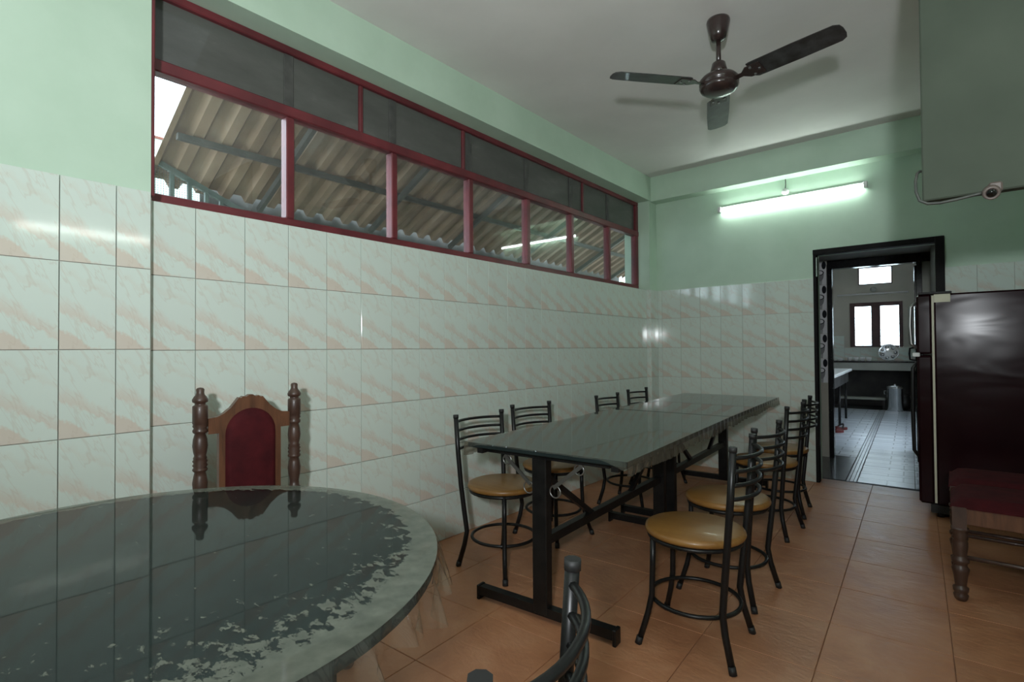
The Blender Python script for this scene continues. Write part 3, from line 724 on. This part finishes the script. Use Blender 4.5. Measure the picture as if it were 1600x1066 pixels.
q = MB(); q.lathe([(.09, 0), (.14, .05), (.15, .15), (.11, .24), (.09, .26), (.10, .28), (.085, .28), (.0, .2)], n=20); q.build('body', M['black'], bk)
q = MB(); q.ring((0, 0, .285), .095, .008, 20, 6); q.build('rim', M['black'], bk)
lb = kthing('low_bench', -.55, 6.75, 0, 'low dark bench on the floor under the counter', 'bench')
q = MB(); q.bbox((-.36, -.14, .16), (.36, .14, .2), .004); q.build('top', M['jamb'], lb)
for a in (-.33, .33): q = MB(); q.box((a-.02, -.13, 0), (a+.02, .13, .16)); q.build('leg', M['black'], lb)
for i in range(2):
    sl = kthing('slipper', -.68+i*.05, 2.95+i*.30, 0, ('red rubber slipper nearest the inner kitchen door frame', 'red rubber slipper with dark strap lying beyond its twin')[i], 'slipper', 'red slippers on the kitchen floor')
    sl.rotation_euler = (0, 0, R(-60+i*25)); sl.scale = (1.15, 1.15, 1.3)
    ol = [(.045*math.cos(a)*(1.0 if math.sin(a) > 0 else .8), .13*math.sin(a)) for a in [2*math.pi*k/18 for k in range(18)]]
    q = MB(); q.prism(ol, 0, .025); q.build('sole', M['redcloth'], sl)
    q = MB(); q.tube([(-.04, .02, .02), (-.025, .05, .055), (0, .075, .06), (.025, .05, .055), (.04, .02, .02)], .009, 6); q.build('strap', M['rubber'] if i else M['redcloth'], sl)
q = MB(); q.tube([kw(-1.0, 7.30)+(2.235,), kw(.18, 7.30)+(2.235,)], .018, 8); o = q.build('conduit_pipe', M['white']); tag(o, 'thin white conduit pipe along the kitchen back wall', 'pipe')
q = MB(); q.lathe([(.055, 0), (.055, .02), (.03, .04), (.0, .045)], n=14, mtx=Matrix.Translation((*kw(-.38, 7.315), 2.32)) @ Matrix.Rotation(R(90), 4, 'X')); o = q.build('bulb_holder', M['jamb']); tag(o, 'round bulb holder on the wall below the kitchen ventilator', 'holder')

# ------------------------------------------------------------------ fridge
FX, FY = 2.315, 3.79
fg = empty('refrigerator', (FX, FY, 0), 0, 'tall glossy dark maroon two-door refrigerator beside the kitchen doorway', 'refrigerator')
q = MB(); q.bbox((.003, 0, .085), (.60, .53, 1.53), .012); q.build('body', M['fridge'], fg)
q = MB(); q.bbox((-.092, -.002, 1.118), (-.006, .53, 1.53), .014); fd = q.build('freezer_door', M['fridge'], fg)
q = MB(); q.tube([(-.092, .06, 1.16), (-.125, .06, 1.19), (-.13, .06, 1.32), (-.125, .06, 1.45), (-.092, .06, 1.48)], .012, 8); q.build('handle', M['chrome'], fd)
q = MB(); q.bbox((-.092, -.002, .09), (-.006, .53, 1.108), .014); ld = q.build('lower_door', M['fridge'], fg)
q = MB(); q.tube([(-.092, .06, .40), (-.118, .06, .44), (-.122, .06, .72), (-.118, .06, 1.02), (-.092, .06, 1.06)], .012, 8); q.build('handle', M['black'], ld)
q = MB(); q.box((-.008, .004, .10), (.005, .52, 1.52)); q.build('door_gasket', M['paper'], fg)
q = MB(); q.bbox((-.08, -.004, 1.53), (.10, .10, 1.545), .003); q.build('top_hinge', M['rubber'], fg)
q = MB(); q.bbox((-.115, -.012, 1.10), (-.075, .012, 1.128), .003); q.build('hinge_clip', M['white'], fg)
q = MB(); q.bbox((-.03, .01, .03), (.59, .52, .09), .004); q.build('plinth', M['rubber'], fg)
for a in (.02, .55):
    for b in (.05, .48): q = MB(); q.tube([(a, b, 0), (a, b, .04)], .02, 10); q.build('foot', M['rubber'], fg)
q = MB(); q.box((.006, -.0015, 1.472), (.092, .0008, 1.527)); q.build('paper_sticker', M['paper'], fg)

# ------------------------------------------------------------------ metal chairs
def make_chair():
    c = empty('metal_chair', (0, 0, 0), 0)
    # sitter faces +x
    q = MB(); q.lathe([(.0, .424), (.175, .424), (.190, .428), (.195, .438), (.192, .449), (.180, .455), (.0, .457)], n=36); q.build('seat', M['seatwood'], c)
    q = MB(); q.ring((0, 0, .415), .178, .009, 32, 8); q.build('seat_ring', M['black'], c)
    q = MB(); q.ring((0, 0, .168), .172, .0085, 36, 8); q.build('foot_ring', M['black_worn'], c)
    for sy in (-1, 1):
        q = MB(); q.tube([(.128, sy*.122, .42), (.130, sy*.124, .30), (.133, sy*.127, .19), (.145, sy*.139, .12), (.176, sy*.166, .0)], .0118, 8)
        lg = q.build('leg', M['black'], c)
        q = MB(); q.tube([(.170, sy*.161, .028), (.1765, sy*.1665, .0)], .014, 8); q.build('foot_cap', M['rubber'], lg)
        q = MB(); q.tube([(-.180, sy*.170, .0), (-.150, sy*.150, .12), (-.140, sy*.142, .19), (-.150, sy*.152, .30), (-.163, sy*.163, .44), (-.178, sy*.170, .62), (-.190, sy*.174, .81)], .0132, 8)
        bl = q.build('back_leg', M['black_worn'], c)
        q = MB(); q.tube([(-.174, sy*.166, .028), (-.1805, sy*.1705, .0)], .0145, 8); q.build('foot_cap', M['rubber'], bl)
        q = MB(); q.tube([(-.1895, sy*.1738, .798), (-.1903, sy*.1742, .816)], .0150, 8); q.build('top_cap', M['rubber'], bl)
    for z in (.775, .725, .675, .625):
        xx = -.178-(z-.62)*.063; q = MB(); q.tube([(xx-.062*(1-abs(k/8)**2.3), .172*k/8, z) for k in range(-8, 9)], .0080, 7); q.build('back_rail', M['black_worn'], c)
    return c
chair = make_chair(); reg_tree(chair)
CH = [((1.612, 1.285), 185, 'round-seated metal chair standing nearest the camera on the right side of the long table'),
      ((1.567, 1.822), 177, 'second round-seated metal chair from the camera on the right side of the long table'),
      ((1.472, 2.835), 177, 'third metal chair from the camera on the right side of the long table'),
      ((1.435, 3.345), 185, 'farthest metal chair on the right side of the long table, nearest the kitchen doorway'),
      ((.550, 1.325), -4, 'round-seated metal chair beside the tiled wall, nearest the round table'),
      ((.470, 1.895), -6, 'second metal chair from the camera between the tiled wall and the long table'),
      ((.535, 2.800), 2, 'third metal chair from the camera between the tiled wall and the long table'),
      ((.455, 3.460), 0, 'farthest metal chair between the tiled wall and the long table, in the room corner'),
      ((1.798, -.290), 197, 'black metal chair pushed under the round table at the bottom of the picture')]
for i, ((x, y), a, lab) in enumerate(CH):
    o = chair if i == 0 else copy_tree(chair)
    o.location = (x, y, 0); o.rotation_euler = (0, 0, R(a)); tag(o, lab, 'chair', 'round-seated metal chairs')

# ------------------------------------------------------------------ long tables
def long_table(loc, rz, L, Wd, label, near_leg, far_leg, lx0, lx1, scroll):
    t_ = empty('dining_table', loc, rz, label, 'table', 'pair of long dining tables')
    q = MB(); q.bbox((-Wd/2+.012, .006, .722), (Wd/2-.012, L-.006, .744), .004); q.build('table_top', M['topslate'], t_)
    q = MB()
    for x in (-Wd/2+.05, Wd/2-.08): q.box((x, .03, .695), (x+.03, L-.03, .722))
    q.build('under_rail', M['black'], t_)
    for yl, lx in ((near_leg, lx0), (far_leg, lx1)):
        q = MB(); q.bbox((lx-.036, yl-.025, .03), (lx+.036, yl+.025, .70), .004); q.build('leg', M['black'], t_)
        q = MB(); q.box((lx-.345, yl-.02, .022), (lx+.345, yl+.02, .062)); ft = q.build('foot_bar', M['black_worn'], t_)
        for sx in (-1, 1): q = MB(); q.bbox((lx+sx*.345-.008, yl-.024, 0), (lx+sx*.345+.008, yl+.024, .066), .003); q.build('end_plate', M['black'], ft)
        q = MB(); q.box((lx-.33, yl-.02, .695), (lx+.33, yl+.02, .722)); q.build('cross_bar', M['black'], t_)
    q = MB(); bar(q, (lx0, near_leg+.02, .335), (lx1, far_leg-.02, .335), .035, .04); q.build('stretcher', M['black'], t_)
    mid = (near_leg+far_leg)/2; D = far_leg-near_leg
    for yl, lx, ye in ((near_leg+.02, lx0, near_leg+.33*D), (far_leg-.02, lx1, far_leg-.33*D)):
        q = MB(); bar(q, (lx, yl, .62), (lx0+(lx1-lx0)*(ye-near_leg)/D, ye, .345), .022, .026); q.build('brace', M['black'], t_)
    if scroll:
        for yl, lx in ((near_leg, lx0), (far_leg, lx1)):
            for sx in (-1, 1):
                q = MB(); bar(q, (lx+sx*.20, yl, .688), (lx+sx*.06, yl, .575), .006, .016)
                q.ring((lx+sx*.185, yl, .668), .022, .0035, 18, 5, 'y'); q.ring((lx+sx*.068, yl, .560), .026, .0035, 18, 5, 'y'); q.build('scroll_bracket', M['chrome'], t_)
    return t_
T1 = ((1.09, .925, 0), R(4.4)); T2 = ((.968, 2.503, 0), R(3.6))
long_table(T1[0], T1[1], 1.565, .80, 'near half of the long dining table with dark top and black pedestal legs', .09, 1.45, -.037, -.012, True)
long_table(T2[0], T2[1], 1.555, .80, 'far half of the long dining table, standing nearest the far wall', .06, 1.36, -.01, -.01, True)
def rect_cover(T, L, Wd, label, seed, ends=(True, False)):
    c = empty('plastic_cover', (T[0][0], T[0][1], .744), T[1], label, 'table cover', 'clear plastic table covers')
    q = MB(); nx, ny = 8, 14; z = .0025
    vs = [(-Wd/2+Wd*i/nx, L*j/ny, z) for j in range(ny+1) for i in range(nx+1)]
    q.add(vs, [(j*(nx+1)+i, j*(nx+1)+i+1, (j+1)*(nx+1)+i+1, (j+1)*(nx+1)+i) for j in range(ny) for i in range(nx)], True); q.build('sheet', M['cover_rect'], c)
    rg = random.Random(seed); n = 110
    for sx in (-1, 1):
        ph = [rg.uniform(0, 6.3) for _ in range(4)]; q = MB(); vs = []
        for i in range(n+1):
            y = L*i/n; dr = .060+.006*math.sin(9*y+ph[0])+rg.uniform(-.003, .003)
            for k in range(4):
                f = k/3; w_ = f*(.004*math.sin(75*y+ph[1])+.003*math.sin(163*y+ph[2])+.002)
                vs.append((sx*(Wd/2+.001+w_), y, z-dr*f))
        q.add(vs, [(i*4+k, i*4+k+1, i*4+k+5, i*4+k+4) for i in range(n) for k in range(3)], True); q.build('hanging_edge', M['skirt_grey'], c)
    if ends[0]:
        q = MB(); vs = []; n = 40
        for i in range(n+1):
            x = -Wd/2+Wd*i/n; e = abs(x)/(Wd/2); dr = .004+.034*max(0, (e-.72)/.28)**1.5
            for k in range(3): f = k/2; vs.append((x, -.002-f*.004*(1+math.sin(40*x)), z-dr*f))
        q.add(vs, [(i*3+k, i*3+k+1, i*3+k+4, i*3+k+3) for i in range(n) for k in range(2)], True); q.build('end_edge', M['skirt'], c)
    return c
rect_cover(T1, 1.565, .80, 'clear plastic sheet over the near half of the long table', 4)
rect_cover(T2, 1.555, .80, 'clear plastic sheet over the far half of the long table', 9, (False, False))

# ------------------------------------------------------------------ round table
RC = (1.1675, -.513); RRAD = .607
rt = empty('round_table', (*RC, 0), 0, 'large round table with dark top in the left foreground', 'table')
q = MB(); q.lathe([(.0, .716), (RRAD-.01, .716), (RRAD, .722), (RRAD, .738), (RRAD-.006, .744), (.0, .744)], n=96); q.build('table_top', M['topslate'], rt)
q = MB(); q.lathe([(.0, .69), (.42, .69), (.42, .716), (.0, .716)], n=40); q.build('under_ring', M['black'], rt)
for a in (27.6, 117.6, 207.6, 297.6):
    ca, sa = math.cos(R(a)), math.sin(R(a))
    q = MB(); q.tube([(.44*ca, .44*sa, 0), (.44*ca, .44*sa, .70)], .019, 10); lg = q.build('leg', M['black'], rt)
    q = MB(); q.tube([(.44*ca, .44*sa, 0), (.44*ca, .44*sa, .03)], .023, 10); q.build('foot_cap', M['rubber'], lg)
q = MB(); q.ring((0, 0, .18), .43, .010, 48, 8); q.build('foot_ring', M['black'], rt)
rc = empty('plastic_cover', (*RC, .744), 0, 'stained clear plastic sheet with a frilled edge over the round table', 'table cover', 'clear plastic table covers')
q = MB(); nr, na = 14, 120; vs = [(0, 0, .003)]
for i in range(1, nr+1):
    for k in range(na): a = 2*math.pi*k/na; vs.append(((RRAD+.004)*i/nr*math.cos(a), (RRAD+.004)*i/nr*math.sin(a), .003))
fs = [(0, 1+k, 1+(k+1) % na) for k in range(na)]
for i in range(nr-1):
    for k in range(na): fs.append((1+i*na+k, 1+i*na+(k+1) % na, 1+(i+1)*na+(k+1) % na, 1+(i+1)*na+k))
q.add(vs, fs, True); q.build('sheet', M['cover_round'], rc)
q = MB(); n = 720; KS = 7; vs = []; rg = random.Random(11)
kn = [rg.uniform(.35, 1.25) for _ in range(48)]
def amp(a, arr): 
    p = a/(2*math.pi)*len(arr); i = int(p); f = p-i; f = f*f*(3-2*f); return arr[i % len(arr)]*(1-f)+arr[(i+1) % len(arr)]*f
kd = [rg.uniform(.050, .105) for _ in range(40)]
for i in range(n):
    a = 2*math.pi*i/n; am = amp(a, kn); dr = amp(a, kd)
    ph = a*44+2.2*math.sin(a*7)+1.5*math.sin(a*3)
    for k in range(KS):
        f = k/(KS-1); w_ = (f**1.2)*(.020*am*math.sin(ph)+.008*math.sin(ph*2.3+1)+.014)
        rr_ = RRAD+.004+w_+.004*math.sin(f*math.pi); tw = f*.012*am*math.cos(ph)
        vs.append((rr_*math.cos(a+tw), rr_*math.sin(a+tw), .003-dr*f**1.1))
q.add(vs, [(i*KS+k, i*KS+k+1, ((i+1) % n)*KS+k+1, ((i+1) % n)*KS+k) for i in range(n) for k in range(KS-1)], True); q.build('frilled_edge', M['skirt'], rc)

# ------------------------------------------------------------------ carved chairs
def turned(z0, z1, r, seq):
    """profile from relative (z, r) list"""
    return [(r*b, z0+(z1-z0)*a) for a, b in seq]
POST = [(0, .9), (.02, 1.0), (.05, 1.0), (.06, .75), (.08, .75), (.09, 1.0), (.105, .85), (.115, 1.0), (.13, .85), (.14, 1.0), (.15, .8), (.19, .72), (.25, .92), (.30, 1.0), (.35, .85), (.38, .72), (.39, .95), (.40, 1.0), (.415, .82), (.43, 1.0), (.445, .82), (.46, 1.0), (.475, .82), (.48, .92), (.50, .75), (.53, .9), (.57, 1.0), (.62, .92), (.66, .70), (.67, .95), (.685, 1.0), (.70, .82), (.715, 1.0), (.73, .9), (.735, 1.0), (.86, 1.0), (.865, .95), (.872, .70), (.885, .72), (.892, 1.0), (.91, 1.05), (.93, .85), (.945, .60), (.96, .52), (.985, .55), (.995, .4), (1.0, .0)]
LEG = [(0, .55), (.03, .75), (.08, .85), (.10, .65), (.13, .85), (.18, .9), (.20, .62), (.22, .65), (.34, .80), (.40, .95), (.44, 1.0), (.48, .75), (.50, .7), (.53, 1.0), (.57, 1.0), (.60, .72), (.62, .72), (.72, .85), (.80, .88), (.84, .75), (.86, .95), (.89, .78), (.92, .95), (.95, .8), (.97, 1.0), (1, 1.0)]
def make_carved():
    c = empty('carved_chair', (0, 0, 0), 0)
    # sitter faces +x, back at x=0, seat to x=.43
    w = .18
    for sy in (-1, 1):
        q = MB(); q.lathe(turned(.52, 1.035, .026, POST), (0, sy*w, 0), 20); q.box((-.024, sy*w-.024, .33), (.024, sy*w+.024, .53)); q.lathe(turned(0, .335, .024, LEG), (0, sy*w, 0), 16); q.build('back_post', M['wood_dark'], c)
        q = MB(); q.lathe(turned(0, .335, .033, LEG), (.43, sy*.185, 0), 18); q.box((.405, sy*.185-.027, .33), (.457, sy*.185+.027, .432)); q.build('front_leg', M['wood_dark'], c)
        q = MB(); q.bbox((.02, sy*.182-.014, .352), (.41, sy*.182+.014, .428), .003); q.build('side_rail', M['wood'], c)
        q = MB(); q.tube([(.0, sy*.182, .20), (.43, sy*.184, .20)], .010, 8); q.build('side_stretcher', M['wood_dark'], c)
    q = MB(); q.bbox((.415, -.16, .352), (.445, .16, .428), .003); q.build('front_rail', M['wood'], c)
    q = MB(); q.bbox((-.014, -.16, .352), (.014, .16, .428), .003); q.build('back_rail', M['wood'], c)
    # seat cushion
    q = MB(); n = 12; vs = []; fs = []
    x0, x1, y0, y1 = .0, .462, -.205, .205
    for j in range(n+1):
        for i in range(n+1):
            a, b = i/n*2-1, j/n*2-1; e = (1-abs(a)**6)*(1-abs(b)**6); vs.append((x0+(x1-x0)*i/n, y0+(y1-y0)*j/n, .432+.036*min(1, e*1.6)**.5+.008*(1-a*a)*(1-b*b)))
    fs = [(j*(n+1)+i, j*(n+1)+i+1, (j+1)*(n+1)+i+1, (j+1)*(n+1)+i) for j in range(n) for i in range(n)]; q.add(vs, fs, True)
    q.box((x0, y0, .426), (x1, y1, .434)); q.build('seat_cushion', M['velvet'], c)
    # carved back board with arch: outline in y,z
    top = [(-.155, .915), (-.125, .918), (-.10, .930), (-.075, .950), (-.055, .975), (-.045, .988), (-.038, .985), (-.030, .992), (-.018, .989), (-.006, .997), (.006, .997), (.018, .989), (.030, .992), (.038, .985), (.045, .988), (.055, .975), (.075, .950), (.10, .930), (.125, .918), (.155, .915)]
    out = [(-.155, .855)]+top+[(.155, .855), (.118, .855), (.118, .50), (-.118, .50), (-.118, .855)]
    q = MB(); q.prism(list(reversed(out)), -.014, .012, 'yz'); q.build('back_board', M['wood'], c)
    q = MB(); ar = [(.096*math.cos(a), .845+.098*math.sin(a)) for a in [R(180*k/16) for k in range(17)]]
    ol = [(.096, .535)]+ar+[(-.096, .535)]; n = len(ol)
    vs = [(.012, a, b) for a, b in ol]+[(.024, a*.93, .69+(b-.69)*.95) for a, b in ol]+[(.028, a*.8, .69+(b-.69)*.84) for a, b in ol]
    q.add(vs, [(i, (i+1) % n, n+(i+1) % n, n+i) for i in range(n)]+[(n+i, n+(i+1) % n, 2*n+(i+1) % n, 2*n+i) for i in range(n)]+[tuple(range(2*n, 3*n))], True); q.build('back_pad', M['velvet'], c)
    q = MB(); q.bbox((-.012, -.158, .50), (.012, .158, .545), .003); q.build('lower_back_rail', M['wood'], c)
    return c
cv = make_carved(); reg_tree(cv)
for i, (x, y, a, lab) in enumerate(((.255, .115, -3, 'carved wooden chair with dark red arched back between the tiled wall and the round table'),
                                    (2.862, 2.562, 180, 'carved chair with red seat at the right edge, nearest the camera of the two'),
                                    (2.852, 3.012, 180, 'carved chair with red seat behind its twin, beside the refrigerator'))):
    o = cv if i == 0 else copy_tree(cv)
    o.location = (x, y, 0); o.rotation_euler = (0, 0, R(a)); tag(o, lab, 'chair', 'carved chairs with red upholstery')

# ------------------------------------------------------------------ ceiling fan
fan = empty('ceiling_fan', (1.481, 2.04, H), 0, 'dark brown three-blade ceiling fan', 'fan')
q = MB(); q.lathe([(.0, 0), (.058, 0), (.060, -.012), (.046, -.075), (.036, -.105), (.015, -.11), (.0, -.11)], n=28); q.build('canopy', M['fan'], fan)
q = MB(); q.tube([(0, 0, -.10), (0, 0, -.25)], .0125, 12); q.build('down_rod', M['fan'], fan)
q = MB(); q.lathe([(.022, -.225), (.034, -.235), (.040, -.262), (.050, -.300), (.0, -.300)], n=28); q.build('lower_canopy', M['fan'], fan)
q = MB(); q.lathe([(.0, -.298), (.055, -.298), (.085, -.308), (.100, -.325), (.1005, -.345), (.094, -.350), (.094, -.356), (.1005, -.360), (.092, -.378), (.070, -.392), (.03, -.398), (.0, -.399)], n=40); q.build('motor', M['fan'], fan)
for a in (-11, 109.5, 229.5):
    mt_ = Matrix.Rotation(R(a), 4, 'Z') @ Matrix.Translation((0, 0, -.345)) @ Matrix.Rotation(R(-11), 4, 'X')
    ol = [(.175, -.058), (.19, -.062), (.40, -.064), (.575, -.060), (.597, -.046), (.604, -.02), (.604, .02), (.597, .046), (.575, .060), (.40, .064), (.19, .062), (.175, .05)]
    q = MB(); q.prism(ol, -.0018, .0018, 'xy', mt_); bl = q.build('blade', M['dust_blade'], fan)
    q = MB(); q.prism([(.085, -.018), (.13, -.014), (.16, -.042), (.235, -.045), (.235, .045), (.16, .042), (.13, .014), (.085, .018)], -.006, -.002, 'xy', mt_); br_ = q.build('blade_arm', M['fan'], bl)
    q = MB()
    for dx, dy in ((.185, -.03), (.185, .03), (.22, 0)): q.lathe([(.007, -.0105), (.007, -.006), (.0, -.006)], (dx, dy, 0), 8, mt_)
    q.build('screws', M['chrome'], bl)

# ------------------------------------------------------------------ tube lights
def tube_light(loc, rz, label, tm='tube', k=1.0):
    o = empty('tube_light', loc, rz, label, 'tube light', 'fluorescent tube lights')     # along local x, wall at local +y
    q = MB(); q.bbox((-.60*k, -.020, .010), (.60*k, 0, .034), .004); q.build('batten', M['white'], o)
    q = MB(); q.tube([(-.60*k+.025, -.036, -.004), (.60*k-.025, -.034, -.002)], .0115, 14); q.build('tube', M[tm], o)
    for s_ in (-1, 1): q = MB(); q.bbox((s_*(.6*k-.012)-.014, -.048, -.016), (s_*(.6*k-.012)+.014, 0, .034), .004); q.build('end_cap', M['white'], o)
    return o
t1 = tube_light((1.296, YF+TT-.001, 2.497), 0, 'lit fluorescent tube light on the far green wall')
jb = empty('junction_rose', (1.282, YF+TT-.001, 2.572), 0, 'small round wiring rose above the wall tube light', 'junction box')
q = MB(); q.lathe([(.030, 0), (.030, .012), (.022, .026), (.0, .028)], n=18, mtx=Matrix.Rotation(R(90), 4, 'X')); q.build('rose', M['white'], jb)
q = MB(); q.tube([(0, -.012, .02), (.004, -.010, .06), (.002, -.006, .112)], .004, 6); q.build('wire', M['cable'], jb)
tube_light((XR-.001, .24, 2.18), R(-90), 'lit fluorescent tube light on the right wall beside the camera', 'tube_old', .78)


# camera flash, given an invented wall-mounted reflector fixture
lm = empty('flash_reflector', (2.63, YB, 1.47), 0, 'camera flash in an invented reflector fixture on the wall behind the camera', 'lamp')
q = MB(); q.lathe([(.05, 0), (.05, .012), (.0, .015)], n=20, mtx=Matrix.Rotation(R(-90), 4, 'X')); q.build('wall_plate', M['white'], lm)
q = MB(); q.tube([(0, .01, 0), (0, .22, 0), (-.02, .28, .01)], .010, 8); q.build('arm', M['black'], lm)
LP = Vector((2.63, -1.36, 1.47)); LT = Vector((.0, 2.2, 4.0))
mm = axis_mtx((0, 0, 0), LT-LP); mm = Matrix.Translation((0, LP.y-YB, 0)) @ mm
q = MB(); q.lathe([(.02, -.10), (.035, -.095), (.045, -.05), (.075, -.015), (.078, -.012), (.048, -.048), (.03, -.06), (.0, -.06)], n=28, mtx=mm); q.build('reflector', M['chrome'], lm)
ld_ = bpy.data.lights.new('flash_light', 'SPOT'); ld_.energy = FLASH_POWER*4; ld_.color = (.955, 1.0, 1.04); ld_.shadow_soft_size = .055; ld_.spot_size = R(160); ld_.spot_blend = 1.0
lo = bpy.data.objects.new('flash_light', ld_); COL.objects.link(lo); lo.parent = lm
lo.matrix_local = Matrix.Translation((0, LP.y-YB, 0)) @ (LT-LP).to_track_quat('-Z', 'Y').to_matrix().to_4x4()

# ------------------------------------------------------------------ security camera with cable on the hanging panel
sc2 = empty('security_camera', (2.517, 1.298, 1.634), 0, 'small dome security camera under the hanging green panel', 'camera')
q = MB(); q.bbox((-.006, -.022, -.008), (.026, .0, .022), .005); q.build('bracket', M['cctv'], sc2)
hm = Matrix.Translation((.0, -.030, -.010)) @ Matrix.Rotation(R(112), 4, 'X')
q = MB(); q.lathe([(.0, -.020), (.014, -.020), (.020, -.014), (.0215, .0), (.0195, .016), (.0145, .019), (.0135, .014), (.0, .014)], n=22, mtx=hm); q.build('housing', M['cctv'], sc2)
q = MB(); q.lathe([(.0, .0155), (.012, .0155), (.0105, .0175), (.0, .0185)], n=18, mtx=hm); q.build('lens', M['lens'], sc2)
q = MB(); pts = [(2.356, 1.36, 1.745), (2.350, 1.34, 1.742), (2.344, 1.31, 1.728), (2.340, 1.295, 1.70), (2.341, 1.292, 1.665), (2.350, 1.290, 1.635), (2.37, 1.29, 1.622), (2.40, 1.29, 1.619), (2.44, 1.288, 1.622), (2.48, 1.285, 1.627), (2.507, 1.280, 1.630)]
q.tube(pts, .0045, 8); cb = q.build('camera_cable', M['cable']); tag(cb, 'dark cable looping round the panel corner to the security camera', 'cable')
